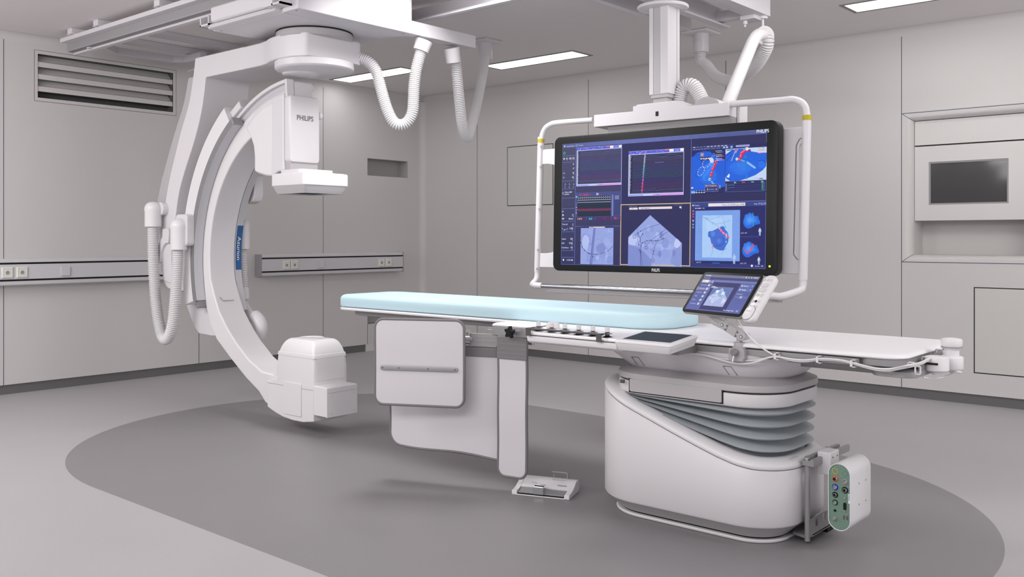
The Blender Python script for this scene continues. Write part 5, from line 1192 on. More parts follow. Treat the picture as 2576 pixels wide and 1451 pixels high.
for i, p in enumerate(jp):
    j = obj('joystick', G().lathe([(.010, .006), (.0085, .012), (.0085, .018), (.0115, .020)], (p[0], p[1], .790), 'z', 20), DARKM, tr2)
    obj('boot', G().lathe([(.022, 0), (.012, .003), (.008, .009), (.006, .012)], (p[0], p[1], .7895), 'z', 20), BLACK, j)
    obj('guard_disc', G().lathe([(.006, .0125), (.020, .0125), (.021, .0145), (.006, .016)], (p[0], p[1], .7895), 'z', 24), METAL, j)
    a = .6 * (i % 2) + .3
    capp = [(p[0] + .0095 * math.cos(a + k * 2 * PI / 8 + .39) * (1.15 if k % 2 else 1), p[1] + .0095 * math.sin(a + k * 2 * PI / 8 + .39)) for k in range(8)]
    obj('cap', G().prism(capp, 'z', .808, .830), BRIGHT, j, bevel=.0015)
# hand guard
hb0, hb1 = [(-2.6055,3.112,0.8027),(-2.2035,3.112,0.7862)]
g = G()
hx0, hx1 = hb0[0], hb1[0]; zt2 = .8065
g.box((hx0, 3.106, zt2 - .007), (hx1, 3.122, zt2)); g.box((hx0, 3.104, .772), (hx0 + .026, 3.109, zt2)); g.box((hx1 - .026, 3.104, .772), (hx1, 3.109, zt2))
g.box((hx0, 3.104, zt2 - .004), (hx0 + .006, 3.24, zt2)); g.box((hx1 - .006, 3.104, zt2 - .004), (hx1, 3.16, zt2))
obj('hand_guard', g, DARKM, tr2, bevel=.0012)
bk = (-2.6165,3.2873,0.789)
obj('round_cap', G().lathe([(.030, 0), (.031, .018), (.028, .026), (.015, .029), (.002, .0295)], (bk[0] + .01, bk[1] + .01, .789), 'z', 32), BRIGHT, tr2)

# ---------------------------------------------------------------- touch module
tm = thing('touch_control_module', 'white wedge control module with a dark glass touch panel, clamped at the table edge', 'control module', (-1.97, 3.15, .74))
ux0, ux1, uy0, uy1 = -2.098, -1.838, 3.04, 3.25
def up(x, y, dz): return (x, y, .795 + (y - uy0) * (.02 / .21) + dz)
tops = rrect(ux0, ux1, uy0, uy1, .010, 4)
def mring(e, dz): return [up(ux0 + (p[0] - ux0) * (1 - 2 * e / (ux1 - ux0)) + e, uy0 + (p[1] - uy0) * (1 - 2 * e / (uy1 - uy0)) + e, dz) for p in tops]
obj('module_base', G().loft([mring(.012, -.040), mring(.010, -.041 + .003), mring(.001, -.010)]), BRIGHT, tm, ang=50)
obj('module_seam', G().loft([mring(.0012, -.0105), mring(.0012, -.0085)], caps=False), DARKM, tm)
obj('module_top', G().loft([mring(0, -.009), mring(0, -.003), mring(.003, 0), mring(.006, .0005)]), BRIGHT, tm, ang=50)
obj('touch_glass', G().loft([[up(p[0], p[1], dz) for p in [(ux0 + .020, uy0 + .034), (ux1 - .022, uy0 + .034), (ux1 - .022, uy1 - .013), (ux0 + .020, uy1 - .013)]] for dz in (-.001, .0011)]), MODGL, tm, smooth=False)
g = G()
for i in range(22):
    for j in range(4):
        y = uy0 + .012 + i * .0075
        g.lathe([(.0009, 0), (.0009, .0006)], (ux1 - .0035 - .0008 * j, y, up(0, y, -.0145 - .0038 * j)[2]), 'x', 6)
obj('speaker_hole', g, MIDGREY, tm, smooth=False)
tx = text('VOLCANO', .010, .01)
tx.v = [up(-1.945 + p[0], uy1 - .0095 + p[1] * .7, .0012) for p in tx.v]
obj('brand_lettering', tx, BLUE, tm, smooth=False)
obj('module_foot', G().box((-2.03, 3.20, .735), (-1.90, 3.36, .765)), SILVERD, tm, bevel=.004)

# ---------------------------------------------------------------- tablet on its arm
TAB = ((-1.78605, 3.345, 0.97704), (0.95106, -0.30902, 0), (0.19447, 0.59852, 0.77715), (-0.24015, -0.73911, 0.62932))
TM = frame_matrix(*TAB)
tb = thing('touchscreen_tablet', 'tilted black-framed touchscreen tablet on a jointed grey arm clamped to the rail', 'tablet', (-1.73, 3.36, .72))
c_ = [(-0.1772,0.1031),(0.16,0.1059),(0.1668,-0.1045),(-0.1689,-0.1009)]
w0, w1_ = (c_[0][0] + c_[3][0]) / 2, (c_[1][0] + c_[2][0]) / 2; v1_, v0_ = (c_[0][1] + c_[1][1]) / 2, (c_[2][1] + c_[3][1]) / 2
tg = G().join(rplate(w0, w1_, v0_, v1_, .018, -.020, -.002, .005))
tablet = obj('tablet_shell', tg.xf(TM), METAL, tb, ang=50)
obj('bezel', G().join(rplate(w0 + .0015, w1_ - .0015, v0_ + .0015, v1_ - .0015, .017, -.004, 0, .0012)).xf(TM), BLACK, tb, ang=40)
S = Scr(.0003, .95)
sc = [(-0.1583,0.0892),(0.148,0.0917),(0.1493,-0.0882),(-0.1554,-0.0896)]
u0, u1 = (sc[0][0] + sc[3][0]) / 2, (sc[1][0] + sc[2][0]) / 2; s1_, s0 = (sc[0][1] + sc[1][1]) / 2, (sc[2][1] + sc[3][1]) / 2
U = lambda a, b: (u0 + (u1 - u0) * a, s1_ + (s0 - s1_) * b)
for i in range(12): S.rect(U(0, i / 12), U(1, (i + 1) / 12), (84 + i, 92 + i, 146 + 2 * i), 0)
S.rect(U(0, 0), U(1, .075), (116, 118, 150), 1); S.rect(U(0, .075), U(1, .135), (70, 70, 118), 1); S.rect(U(.245, .15), U(1, .20), (118, 124, 178), 1)
S.rect(U(.233, .135), U(.238, 1), (128, 140, 204), 2)
S.rect(U(.255, .215), U(.74, .97), (62, 60, 108), 2)
S.rect(U(.30, .34), U(.66, .86), (104, 120, 178), 3)
pts = [(.42, .345), (.545, .345), (.66, .62), (.66, .86), (.30, .86), (.30, .60)]
S.poly([U(*p) for p in [(.30, .86), (.30, .62), (.47, .36), (.66, .66), (.66, .86)]], (172, 184, 226), 4)
S.poly([U(*p) for p in [(.33, .62), (.42, .52), (.52, .62), (.44, .80), (.36, .70)]], (196, 206, 240), 5); S.poly([U(*p) for p in [(.45, .40), (.52, .52), (.44, .56)]], (150, 162, 212), 5); S.poly([U(*p) for p in [(.58, .62), (.66, .70), (.60, .80)]], (206, 214, 242), 5)
S.rect(U(.385, .43), U(.44, .50), (226, 240, 244), 6); S.rect(U(.505, .47), U(.56, .55), (206, 236, 240), 6)
for pl in ([(.34, .60), (.40, .62), (.46, .58), (.55, .55)], [(.40, .50), (.39, .62), (.38, .84)], [(.44, .72), (.47, .62), (.54, .58)]): S.curve([U(*p) for p in pl], .0012, (92, 98, 152), 7)
for k in range(10): S.rect(U(.30 + .037 * k, .86), U(.318 + .037 * k, .868), LT, 7); S.rect(U(.30 + .037 * k, .34), U(.318 + .037 * k, .346), LT, 7); S.rect(U(.66, .35 + .052 * k), U(.664, .372 + .052 * k), LT, 7)
S.line([U(.47, .36), U(.66, .66)], .001, (110, 220, 190), 7)
S.rect(U(.262, .33), U(.33, .345), WH, 7); S.rect(U(.262, .36), U(.38, .375), WH, 7)
for i, (t_, c) in enumerate((('Live', (90, 96, 150)), ('X-ray setup', LT), ('Collimation', (240, 220, 190)), ('Projection', LT), ('Table', LT), ('Zoom', LT), ('Processing', LT))):
    b = .20 + .105 * i
    if i == 0: S.rect(U(.02, b - .04), U(.145, b + .035), (240, 224, 220), 2)
    if i == 2: S.rect(U(.005, b - .048), U(.23, b + .048), (110, 118, 176), 1); S.rect(U(.004, b - .048), U(.010, b + .048), (246, 226, 190), 3)
    S.text(t_, U(.035, b), .0095, c, 4)
    if i: S.frame(U(.175, b - .028), U(.212, b + .028), .0018, WH, 4); S.rect(U(.185, b - .01), U(.20, b + .02), WH, 4); S.rect(U(.02, b + .053), U(.225, b + .055), (112, 116, 170), 2)
for k in (.165, .215): S.frame(U(k - .012, .175), U(k + .018, .23), .0018, WH, 4)
for i, t_ in enumerate(('Shutters', 'Wedges')): S.rect(U(.755, .225 + .105 * i), U(.985, .315 + .105 * i), (104, 116, 178), 3); S.text(t_, U(.81, .27 + .105 * i), .0095, WH, 4); S.rect(U(.775, .25 + .105 * i), U(.795, .295 + .105 * i), (200, 224, 246), 4); S.poly([U(.955, .255 + .105 * i), U(.975, .255 + .105 * i), U(.965, .275 + .105 * i)], WH, 4)
S.text('Orientation', U(.765, .49), .009, LT, 4); S.rect(U(.765, .54), U(.985, .61), (100, 108, 164), 3); S.rect(U(.845, .54), U(.905, .61), (132, 140, 196), 4); S.frame(U(.862, .555), U(.885, .595), .0015, WH, 5); S.rect(U(.79, .573), U(.805, .580), LT, 5); S.rect(U(.94, .573), U(.95, .580), LT, 5)
S.text('Auto Wedge Follow', U(.70, .94), .0085, WH, 5); S.rect(U(.92, .915), U(.96, .96), (150, 160, 214), 5)
S.text('PHILIPS', U(.905, .04), .0085, WH, 4, bold=.012)
for k, c in ((.03, WH), (.055, WH), (.075, WH), (.095, WH), (.115, WH)): S.rect(U(k, .03), U(k + .014, .05), c, 4)
S.text('Fluoroscopy', U(.02, .105), .009, LT, 4)
for k, c in ((.70, (140, 150, 190)), (.765, WH), (.81, (120, 226, 190)), (.86, (160, 240, 210))): S.rect(U(k, .025), U(k + .016, .058), c, 4)
obj('screen', S.g.xf(TM), S.m, tablet, smooth=False)
# remote handset docked beside it
ra0, ra1 = w1_ + .009, w1_ + .069; rb0, rb1 = v0_ - .014, v1_ - .004
TM2 = TM
rm = thing('handset', 'slim white button handset docked on the right side of the tablet', 'remote control', tuple(TM @ Vector(((ra0 + ra1) / 2, rb0, 0))))
body = obj('handset_body', G().join(rplate(ra0, ra1, rb0, rb1, .024, -.022, .004, .008)).xf(TM), BRIGHT, rm, ang=50)
obj('thumb_pad', G().join(rplate(ra0 + .002, ra1 - .012, rb0 + .004, rb0 + .066, .021, .003, .008, .003)).xf(TM), BRIGHT, rm, ang=50)
obj('pad_groove', G().join(rplate(ra0 + .001, ra1 - .010, rb0 + .002, rb0 + .069, .022, .0035, .0046, .0004)).xf(TM), MIDGREY, rm)
cxm = (ra0 + ra1) / 2 - .002; H_ = rb1 - rb0
def button(u, v, rx, ry, m=BRIGHT):
    g = G()
    if rx == ry: g.lathe([(rx, .003), (rx, .0062), (rx * .8, .0072), (rx * .2, .0074)], (u, v, 0), 'z', 20)
    else: g.join(rplate(u - rx, u + rx, v - ry, v + ry, ry * .9, .003, .007, .001))
    obj('button', g.xf(TM), m, rm, ang=40)
for k in (-.016, 0, .016): button(cxm + k, rb1 - .026, .0052, .0052, DUCT)
button(cxm, rb1 - .052, .018, .0085, DUCT); button(cxm, rb1 - .075, .018, .0085, DUCT)
for k in (-.010, .010): button(cxm + k, rb1 - .098, .0072, .0072, DUCT)
for k in (-.016, 0, .016): button(cxm + k, rb1 - .128, .0055, .0055, BLACK if k == 0 else DUCT)
for k in (-.016, 0, .016): button(cxm + k, rb1 - .152, .0052, .0052, DUCT)
tx = text('PHILIPS', .008, .004); tx.v = [(cxm - .020 + p[0], rb0 + .038 + p[1], .0083) for p in tx.v]
obj('brand_lettering', tx.xf(TM), GREY, rm, smooth=False)
# arm and clamp
cb_ = [(-1.7452,3.33,0.7759),(-1.6571,3.33,0.7749),(-1.6856,3.33,0.72)]
cx0, cx1 = cb_[0][0], cb_[1][0] - .012
clamp = obj('rail_clamp', G().box((cx0, 3.318, .716), (cx0 + .060, 3.385, .7660)), GREY, tb, bevel=.003)
obj('clamp_cheek', G().box((cx0 + .035, 3.322, .724), (cx0 + .064, 3.385, .7635)), GREY, tb, bevel=.004)
ccx, ccy = cx0 + .032, 3.350
obj('swivel_base', G().lathe([(.027, 0), (.028, .008), (.023, .010), (.023, .022), (.021, .024)], (ccx, ccy, .764), 'z', 28), GREY, tb)
obj('swivel_post', G().box((ccx - .009, ccy - .012, .785), (ccx + .006, ccy + .012, .812)), GREY, tb, bevel=.002)
ln = [(-1.6932,3.345,0.8127),(-1.7756,3.345,0.8543)]
e0, e1 = Vector((ln[0][0], 3.345, ln[0][2])), Vector((ln[1][0], 3.345, ln[1][2]))
dv = (e1 - e0).normalized(); nv = Vector((-dv.z, 0, dv.x))
if nv.z < 0: nv = -nv
hl = .0155
def lp_(a, b): return (e0 + dv * a + nv * b)
Ln = (e1 - e0).length
cap0 = [(e0 + (dv * -math.cos(math.radians(t)) + nv * -math.sin(math.radians(t))) * hl) for t in range(-90, 91, 15)]
cap1 = [(e1 + (dv * math.cos(math.radians(t)) + nv * math.sin(math.radians(t))) * hl) for t in range(-90, 91, 15)]
outl = [(p.x, p.z) for p in cap1] + [(p.x, p.z) for p in cap0]
def hull_sort(P):
    cx_ = sum(p[0] for p in P) / len(P); cz_ = sum(p[1] for p in P) / len(P)
    return sorted(P, key=lambda p: math.atan2(p[1] - cz_, p[0] - cx_))
link = obj('link_arm', G().prism(hull_sort(outl), 'y', 3.322, 3.372), GREY, tb, bevel=.002)
for e in (e0, e1):
    obj('pivot_screw', G().lathe([(.0065, -.001), (.0065, .001)], (e.x, 3.3215, e.z), 'y', 16), DARKM, link); obj('pivot_cap', G().lathe([(.0045, -.0015), (.0045, .001)], (e.x, 3.3212, e.z), 'y', 16), WHITE, link)
for s_, sgn in ((.22, 1), (.22, -1), (.78, 1), (.78, -1)):
    c = e0 + dv * Ln * s_ + nv * .0085 * sgn
    obj('small_screw', G().lathe([(.003, -.001), (.003, .001)], (c.x, 3.3215, c.z), 'y', 10), DARKM, link)
g = G()
for s_ in (.27, .73):
    c = e0 + dv * Ln * s_; g.tube([tuple(c + nv * hl - Vector((0, .0232, 0))), tuple(c - nv * hl - Vector((0, .0232, 0)))], .0008, 6)
obj('arm_seam', g, DARKM, link)
hbp = [(-1.8336,0.8572),(-1.8283,0.8782),(-1.793,0.8802),(-1.7756,0.8701),(-1.7669,0.8486),(-1.7843,0.838),(-1.8142,0.8488)]
obj('head_block', G().prism(hbp, 'y', 3.330, 3.366), GREY, tb, bevel=.002)
obj('head_joint', G().tube([tuple(e1 + Vector((0, -.016, 0))), tuple(e1 + Vector((0, .030, 0)))], .017, 20), GREY, tb)
bk2 = TM @ Vector((-.045, v0_ + .025, -.030))
obj('head_bracket', G().tube([tuple(e1), tuple(e1.lerp(bk2, .5) + Vector((0, 0, .002))), tuple(bk2)], [.015, .016, .016], 16), GREY, tb, ang=50)
lv = (-1.7124,3.3,0.7532)
kb = obj('clamp_knob', G().lathe([(.0125, -.020), (.0135, -.018), (.0135, 0), (.009, .002), (.009, .02)], (lv[0], 3.312, lv[2]), 'y', 24), SILVERD, tb)
obj('clamp_lever', G().tube([(lv[0], 3.302, lv[2] - .008), (lv[0] - .002, 3.298, lv[2] - .024), (lv[0] - .003, 3.296, lv[2] - .036)], [.004, .0045, .0055], 12), CHROME, kb)

# ---------------------------------------------------------------- cables and clips along the rail
def cable(label, pts, r=.0038):
    o = obj('cable', G().tube(catmull(pts, 10), r, 10), BRIGHT, ang=80); tag(o, label, 'cable', 'white cables clipped along the rail'); return o
cable('white cable hanging from the tablet, then along the lower edge of the table end',
      [(-1.7212,3.34,0.8799),(-1.6957,3.34,0.8472),(-1.6587,3.34,0.8078),(-1.6173,3.34,0.777),(-1.5765,3.34,0.7559),(-1.5491,3.34,0.7467),(-1.4967,3.34,0.7369),(-1.4422,3.34,0.7372),(-1.3858,3.34,0.7479),(-1.3439,3.34,0.7508),(-1.3026,3.34,0.75),(-1.2592,3.34,0.7438),(-1.2207,3.34,0.7366),(-1.1786,3.34,0.7305),(-1.1372,3.34,0.7316),(-1.1086,3.34,0.7385)] + [(-1.05,3.2787,0.7586),(-1.05,3.4006,0.7555),(-1.05,3.4709,0.7582),(-1.05,3.5344,0.7632)])
cable('white cable drooping from the touch module below the tablet clamp and round the table end',
      [(-1.9145,3.335,0.7287),(-1.8728,3.335,0.7273),(-1.8282,3.335,0.7215),(-1.7755,3.335,0.7117),(-1.7323,3.335,0.7061),(-1.6983,3.335,0.706),(-1.6563,3.335,0.7128),(-1.6198,3.335,0.7252),(-1.5823,3.335,0.7406),(-1.5468,3.335,0.7459),(-1.4945,3.335,0.7421),(-1.44,3.335,0.743),(-1.3837,3.335,0.753),(-1.3419,3.335,0.7551),(-1.3007,3.335,0.7543),(-1.2573,3.335,0.7481),(-1.2188,3.335,0.7415),(-1.1768,3.335,0.7362),(-1.1355,3.335,0.7379),(-1.1069,3.335,0.7447)] + [(-1.047,3.2694,0.7653),(-1.047,3.3909,0.7616),(-1.047,3.461,0.7644),(-1.047,3.5243,0.7674)])
cable('upper white cable from the touch module, passing behind the tablet clamp to the first clip',
      [(-1.9313,3.345,0.7313),(-1.8966,3.345,0.7276),(-1.8604,3.345,0.7242),(-1.8159,3.345,0.7199),(-1.7773,3.345,0.7169),(-1.7324,3.345,0.7176),(-1.6864,3.345,0.7184),(-1.6446,3.345,0.7236),(-1.6033,3.345,0.7348),(-1.5514,3.345,0.7491)], .0034)
clips = [((-1.5471,3.346,0.7562), 'first from the tablet'), ((-1.3822,3.346,0.7579), 'second from the tablet'), ((-1.2557,3.346,0.7543), 'third from the tablet')]
cl0 = None
for c, lab in clips:
    lbl = 'small white C-shaped cable clip on the table rail, ' + lab
    if cl0 is None:
        cl0 = thing('cable_clip', lbl, 'cable clip', c, 'white clips holding the cables')
        g = G(); x, y, z = c; w = .0045
        g.box((x - w, y, z - .012), (x + w, y + .004, .7600)); g.box((x - w, y, .7565), (x + w, y + .024, .7600))
        obj('rail_hook', g, BRIGHT, cl0, bevel=.0008)
        g = G(); g.box((x - w - .010, y - .016, z - .022), (x + w - .010, y - .012, z + .006)); g.box((x - w - .010, y - .016, z + .003), (x + w, y + .003, z + .006)); g.box((x - w - .010, y - .016, z - .022), (x + w, y + .003, z - .019))
        obj('cable_loop', g, BRIGHT, cl0, bevel=.0008)
    else:
        dup(cl0, Vector(c) - Vector(clips[0][0]), lbl, 'white clips holding the cables')
ends = [((-1.058,3.3706,0.7648), 'on the end rail at the table corner'), ((-1.058,3.5246,0.7693), 'on the end rail beside the white knob unit'), ((-1.06,3.7019,0.7803), 'on the end rail behind the white knob unit')]
ce0 = None
for c, lab in ends:
    lbl = 'small white cable clip ' + lab
    if ce0 is None:
        ce0 = thing('cable_clip', lbl, 'cable clip', c, 'white clips on the end rail')
        g = G(); x, y, z = c; w = .0045
        g.box((x, y - w, .728), (x + .004, y + w, .765)); g.box((x - .024, y - w, .7615), (x + .004, y + w, .765)); g.box((x - .024, y - w, .750), (x - .020, y + w, .765))
        obj('rail_hook', g, BRIGHT, ce0, bevel=.0008)
        g = G(); g.box((x + .012, y - w + .016, .722), (x + .016, y + w + .016, .752)); g.box((x, y - w, .749), (x + .016, y + w + .016, .752)); g.box((x, y - w, .722), (x + .016, y + w + .016, .725))
        obj('cable_loop', g, BRIGHT, ce0, bevel=.0008)
    else: dup(ce0, Vector(c) - Vector(ends[0][0]), lbl, 'white clips on the end rail')

# white knob unit on the end rail
ku = thing('knob_unit', 'white unit with a mushroom knob, clamped to the end rail of the table', 'control knob', (-1.02, 3.68, .70))
kc = (-1.01,3.633,0.7438)
kc2 = (-1.03,3.5311,0.7524)
kz0, kz1 = .716, .7625
g = G()
obj('unit_body', G().lathe([(.034, 0), (.038, .002), (.040, .006), (.040, .0445), (.038, .048), (.033, .050)], (-1.01, kc[1], kz0), 'z', 36), BRIGHT, ku, ang=40)
obj('unit_side', G().lathe([(.036, .002), (.041, .006), (.041, .050), (.039, .054), (.030, .056)], (-1.035, kc2[1] + .012, kz0), 'z', 36), BRIGHT, ku, ang=40)
obj('unit_slot', G().box((-1.085, kc2[1] - .032, .744), (-1.02, kc2[1] + .0, .751)), GAP, ku, smooth=False)
obj('knob', G().lathe([(.026, .0), (.026, .030), (.030, .031), (.0345, .036), (.0365, .050), (.0365, .062), (.034, .068), (.02, .071), (.002, .0725)], (-1.01, kc[1], kz0 + .0445), 'z', 36), BRIGHT, ku, ang=50)
obj('knob_ring', G().lathe([(.0366, .040), (.0368, .042), (.0366, .044)], (-1.01, kc[1], kz0 + .041), 'z', 36, caps=False), MIDGREY, ku)
obj('unit_lever', G().tube([(-1.01, kc[1], kz0 - .002), (-1.005, kc[1] + .03, kz0 - .010), (-1.0, kc[1] + .075, kz0 - .018)], [.012, .006, .0055], 12), BRIGHT, ku, ang=60)
obj('unit_boss', G().lathe([(.014, -.012), (.018, -.006), (.018, .003)], (-1.035, kc2[1] + .01, kz0), 'z', 20), BRIGHT, ku)
cable('thin white cable looping under the knob unit at the far end of the table', [(-1.06, 3.47, .700), (-1.045, 3.53, .692), (-1.03, 3.59, .690), (-1.015, 3.65, .697), (-1.01, 3.69, .712)], .003)

# ---------------------------------------------------------------- foot pedal
fpA, fpB = [(-2.843,3.2857,0),(-2.5793,3.3833,0)]
fa = math.atan2(fpB[1] - fpA[1], fpB[0] - fpA[0]) ; fw = math.hypot(fpB[0] - fpA[0], fpB[1] - fpA[1])
FM = frame_matrix((fpA[0], fpA[1], .0), (math.cos(fa), math.sin(fa), 0), (-math.sin(fa), math.cos(fa), 0), (0, 0, 1))
fp = thing('foot_pedal', 'white double foot pedal with two metal plates, on the floor beside the shield', 'foot switch', (fpA[0] + .13, fpA[1] + .08, 0))
def fobj(n, g, m, **k): return obj(n, g.xf(FM), m, fp, **k)
fd = .165
cv = [(0, 0), (0, .020), (.022, .0225), (.055, .028), (.085, .040), (.105, .052), (.118, .058), (.132, .0585), (fd - .012, .056), (fd, .046), (fd, 0)]
for x0_, x1_ in ((0, .026), (fw - .026, fw)):
    g = G(); g.add([(x0_, p[0], p[1]) for p in cv] + [(x1_, p[0], p[1]) for p in cv], [tuple(range(len(cv))), tuple(range(2 * len(cv) - 1, len(cv) - 1, -1))] + [(i, (i + 1) % len(cv), (i + 1) % len(cv) + len(cv), i + len(cv)) for i in range(len(cv))])
    fobj('side_cheek', g, BRIGHT, bevel=.003)
cv2 = [(.062, .0), (.062, .0215)] + [(p[0] + .004, p[1] - .0008) for p in cv[3:-1]] + [(fd - .002, 0)]
g = G(); g.add([(.02, p[0], p[1]) for p in cv2] + [(fw - .02, p[0], p[1]) for p in cv2], [tuple(range(len(cv2))), tuple(range(2 * len(cv2) - 1, len(cv2) - 1, -1))] + [(i, (i + 1) % len(cv2), (i + 1) % len(cv2) + len(cv2), i + len(cv2)) for i in range(len(cv2))])
fobj('pedal_hood', g, BRIGHT, ang=50)
fobj('bottom_plate', G().box((.022, -.004, .001), (fw - .022, .07, .005)), BRIGHT, bevel=.001)
fobj('well', G().box((.027, .004, .005), (fw - .027, .062, .008)), GAP, smooth=False)
for x0_, x1_ in ((.030, fw * .46), (fw * .53, fw - .030)):
    g = G().loft([[(x0_, .006, .010), (x1_, .006, .010), (x1_, .062, .021), (x0_, .062, .021)], [(x0_, .006, .0145), (x1_, .006, .0145), (x1_, .062, .0235), (x0_, .062, .0235)]])
    fobj('pedal_plate', g, METAL, bevel=.001)
xm = fw * .495; fobj('divider_bracket', G().prism([(-.004, .012), (-.004, .046), (.004, .0505), (.028, .0525), (.034, .049), (.034, .045), (.028, .048), (.004, .046), (.001, .043), (.001, .012)], 'x', xm - .028, xm + .018), CHROME, bevel=.001)
fobj('bracket_web', G().box((xm - .027, .0, .012), (xm + .017, .004, .044)), METAL, bevel=.001)
hx0_, hx1_ = fw * .56, fw * .80
fobj('carry_handle', G().tube(catmull([(hx0_, fd - .010, .050), (hx0_, fd - .008, .076), (hx0_ - .006, fd - .020, .084), (hx0_ + .02, fd - .012, .083), (hx1_ - .01, fd - .008, .081), (hx1_, fd - .008, .076), (hx1_, fd - .010, .048)], 5), .0042, 10), METAL, ang=60)
tx = text('PHILIPS', .020, .006); tx.v = [(fw * .58 + p[0], .108 + p[1] * .55, .0572 + p[1] * .1) for p in tx.v]
fobj('brand_lettering', tx, GREY, smooth=False)
fobj('round_mark', G().lathe([(.0085, 0), (.0095, .0006), (.0105, 0)], (fw * .29, .088, .0425), 'z', 24, caps=False), MIDGREY)
fobj('label_recess', G().box((fw * .71, .080, .0385), (fw * .86, .083, .0415)), MIDGREY, smooth=False)

# ---------------------------------------------------------------- connection box on its stand
cxn = thing('connection_box', 'white upright connector box with green socket panel on a metal post by the table base', 'connection box', (-1.42, 3.56, 0))
bx0, bx1, by0, by1, bz0, bz1 = -1.416, -1.328, 3.490, 3.705, .083, .340
so = rrect(bx0, bx1, bz0, bz1, .0435, 10)
def srg(e, y): return [(p[0] * 1 + 0, y, p[1]) for p in rrect(bx0 + e, bx1 - e, bz0 + e, bz1 - e, .0435 - e, 10)]
shell = obj('box_shell', G().loft([srg(.0035, by0 + .004), srg(.0035, by0), srg(.001, by0 - .0004), srg(0, by0 + .002), srg(0, by1 - .006), srg(.002, by1 - .002), srg(.008, by1)], caps=False), BRIGHT, cxn, ang=40)
obj('box_back', G().loft([srg(.008, by1 - .001), srg(.008, by1 - .0005)]), BRIGHT, cxn)
pan = obj('socket_panel', G().loft([srg(.0034, by0 + .0035), srg(.0034, by0 + .006)]), GREEN, cxn, smooth=False)
bw_, bh_ = bx1 - bx0, bz1 - bz0
PP = lambda a, b: (bx0 + bw_ * a, by0 + .0035, bz1 - bh_ * b)
def connector(a, b, r, ringm, core, steel=True):
    c = PP(a, b)
    if ringm: o = obj('colour_ring', G().lathe([(r, .0005), (r, -.0014), (r * .78, -.0014)], c, 'y', 24), ringm, pan)
    if steel: obj('connector', G().lathe([(r * .70, 0), (r * .70, -.006), (r * .58, -.008), (r * .50, -.008), (r * .48, -.004)], c, 'y', 24, caps=False), CHROME, pan)
    if core: obj('connector_core', G().lathe([(r * .50, -.0045), (.0002, -.0045)], c, 'y', 24), core, pan)
g = G().lathe([(.0115, 0), (.0115, -.0012), (.0095, -.0012), (.0095, 0)], PP(.31, .125), 'y', 24, caps=False); obj('colour_ring', g, GOLD, pan)
g = G().lathe([(.0098, 0), (.0098, -.0008), (.0090, -.0008), (.0090, 0)], PP(.74, .14), 'y', 24, caps=False); obj('blank_ring', g, SHGREY, pan)
connector(.31, .24, .0125, ORANGE, BLACK); connector(.74, .263, .0125, METAL, MIDGREY); connector(.31, .362, .0125, BLUE, METAL); connector(.74, .382, .0125, BLACK, BLACK)
connector(.31, .476, .0115, BLACK, BLACK); connector(.31, .590, .0115, GREEND, METAL)
obj('jack', G().lathe([(.0048, 0), (.0048, -.003), (.002, -.003)], PP(.31, .71), 'y', 12), BLACK, pan)
obj('hex_stud', G().lathe([(.009, 0), (.009, -.004), (.0055, -.005), (.0055, -.012), (.004, -.013)], PP(.30, .83), 'y', 6), METAL, pan, ang=20)
obj('key_stud', G().lathe([(.005, 0), (.005, -.004), (.002, -.0045)], PP(.74, .497), 'y', 12), METAL, pan)
c = PP(.74, .62); obj('serial_port', G().prism(rrect(c[0] - .0055, c[0] + .0055, c[2] - .013, c[2] + .013, .003, 3), 'y', c[1] - .003, c[1]), BLACK, pan)
for dz in (-.019, .019): obj('port_stud', G().lathe([(.0035, 0), (.0035, -.004)], (c[0], c[1], c[2] + dz), 'y', 6), METAL, pan)
for a in (.70, .84):
    c = PP(a, .785); obj('usb_port', G().box((c[0] - .0038, c[1] - .002, c[2] - .009), (c[0] + .0038, c[1], c[2] + .009)), METAL, pan, bevel=.0008); obj('usb_slot', G().box((c[0] - .0024, c[1] - .0023, c[2] - .0075), (c[0] + .0024, c[1] - .0018, c[2] + .0075)), DARKM, pan, smooth=False)
g = G()
for a, b in ((.40, .055), (.5, .04), (.6, .055), (.16, .16), (.84, .10), (.42, .09), (.58, .185), (.08, .28), (.93, .33), (.08, .66), (.94, .71), (.40, .935), (.5, .955), (.6, .935), (.70, .735), (.84, .735), (.70, .84), (.84, .84)):
    g.lathe([(.0026, 0), (.0026, -.0012), (.001, -.0016)], PP(a, b), 'y', 8)
obj('panel_screw', g, METAL, pan)
lb = PP(.93, .50); o = obj('maker_label', G().box((lb[0] - .004, lb[1] - .001, lb[2] - .018), (lb[0] + .004, lb[1], lb[2] + .018)), WTEXT, pan, smooth=False)
tx = text('Volcano', .0072, .02); tx.v = [(lb[0] - .0022 + p[1], lb[1] - .0013, lb[2] + .0165 - p[0]) for p in tx.v]
obj('maker_lettering', tx, TEAL, o, smooth=False)
g = G()
for y in (3.575, 3.645):
    for z in (.175, .255): g.lathe([(.0036, 0), (.0036, .001), (.0015, .0012)], (bx1, y, z), 'x', 12)
obj('side_screw', g, METAL, cxn)
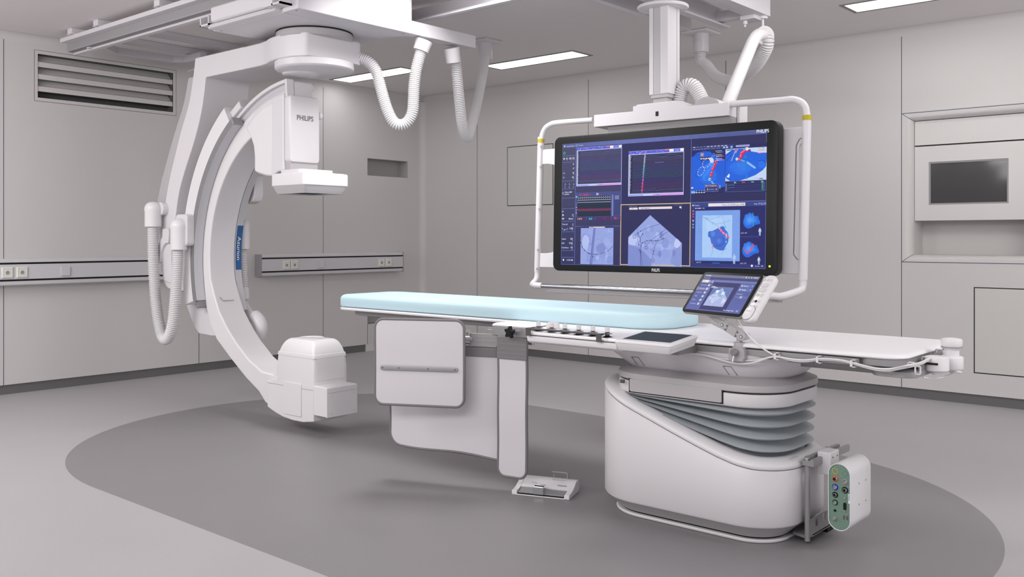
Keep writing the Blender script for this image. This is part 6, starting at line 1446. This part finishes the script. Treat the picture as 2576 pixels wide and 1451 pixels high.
# stand
px_, py_ = -1.507, 3.512
obj('post', G().tube([(px_, py_, .012), (px_, py_, .318)], .0105, 20), METAL, cxn)
obj('post_bolt', G().lathe([(.0105, .018), (.0105, .030), (.007, .032), (.007, .034)], (px_, py_, .310), 'z', 20), CHROME, cxn, ang=40)
obj('post_clamp', G().box((px_ - .014, py_ - .015, .308), (px_ + .032, py_ + .014, .328)), METAL, cxn, bevel=.001)
obj('cross_bar', G().box((px_ + .016, py_ - .012, .306), (px_ + .030, py_ + .36, .333)), METAL, cxn, bevel=.001)
obj('cross_bar', G().box((px_ - .016, py_ + .02, .318), (px_ + .000, py_ + .33, .336)), METAL, cxn, bevel=.001)
obj('bar_bolt', G().lathe([(.009, 0), (.009, .012), (.005, .013)], (px_ + .0, py_ + .20, .336), 'z', 16), CHROME, cxn, ang=40)
obj('hanger_block', G().box((px_ + .008, py_ + .075, .262), (px_ + .062, py_ + .165, .352)), BRIGHT, cxn, bevel=.005, seg=3)
g = G()
for y in (.10, .145): g.lathe([(.004, 0), (.004, .0006)], (px_ + .062, py_ + y, .330), 'x', 10)
obj('hanger_screw', g, DARKM, cxn)
g = G()
for (a, b, c, d) in wall_grid([py_ - .01, py_ + .30], [.028, .096], [(py_ + .055, py_ + .085, .055, .086), (py_ + .125, py_ + .155, .062, .09)]):
    g.box((px_ + .006, a, c), (px_ + .010, b, d))
obj('foot_bracket', g, METAL, cxn, smooth=False)
g = G().prism([(-1.60, 3.62), (-1.57, 3.52), (px_, 3.50), (px_ + .01, 3.54), (px_ + .01, 3.82), (-1.57, 3.82)], 'z', .022, .034)
obj('foot_plate', g, SILVERD, cxn, bevel=.002)
obj('foot_pad', G().box((px_ - .03, 3.70, .0), (px_ + .005, 3.76, .024)), BLACK, cxn, bevel=.002)

# ---------------------------------------------------------------- light, world, camera
W = bpy.data.worlds.new('world'); SC.world = W; W.use_nodes = True
bgn = W.node_tree.nodes['Background']; bgn.inputs[0].default_value = (.97, .96, .98, 1); bgn.inputs[1].default_value = 0.82
def area(name, loc, target, sx, sy, power, col=(1, .985, .98)):
    l = bpy.data.lights.new(name, 'AREA'); l.shape = 'RECTANGLE'; l.size = sx; l.size_y = sy; l.energy = power; l.color = col
    o = bpy.data.objects.new(name, l); COL.objects.link(o); o.location = loc
    d = Vector(target) - Vector(loc); o.rotation_euler = d.to_track_quat('-Z', 'Y').to_euler(); return o
area('added_area_front', (-2.2, -.2, 2.72), (-3.8, 3.4, .2), 3.8, 1.4, 112)  # added lamp out of view, lights the scene from the front
o_ = area('added_area_mid', (-3.78, 3.72, 2.745), (-3.85, 3.85, 0), .75, .75, 24); o_.data.spread = math.radians(140)  # added lamp hidden above the view, brightens tabletop and far floor
area('added_area_left', (-5.8, .5, 2.72), (-6.1, 2.6, .2), 1.8, 1.4, 100)  # added out-of-view lamp, brightens the left wall and floor
area('added_area_right', (.5, 4.2, 2.72), (-1.2, 4.9, .3), 1.6, 2.4, 64)  # added lamp without a fixture, brightens the right-hand side
area('added_area_back', (-1.4, 5.0, 2.72), (-2.2, 6.8, .6), 2.0, .8, 26)  # added unseen lamp aimed at the back wall, no room fixture
cam = bpy.data.cameras.new('camera'); co_ = bpy.data.objects.new('camera', cam); COL.objects.link(co_)
co_.location = (0, 0, 1.2); co_.rotation_euler = (PI / 2, 0, math.atan2(.6540, .7565))
cam.sensor_fit = 'HORIZONTAL'; cam.sensor_width = 36; cam.lens = 36 * 2339 / 2576; cam.shift_y = -(725.5 - 597) / 2576
cam.clip_start = .02; cam.clip_end = 60
SC.camera = co_
SC.view_settings.view_transform = 'Standard'; SC.view_settings.look = 'None'; SC.view_settings.exposure = 0.02; SC.view_settings.gamma = 1.0
SC.cycles.use_denoising = True
SC.cycles.max_bounces = 8; SC.cycles.diffuse_bounces = 4; SC.cycles.sample_clamp_indirect = 4
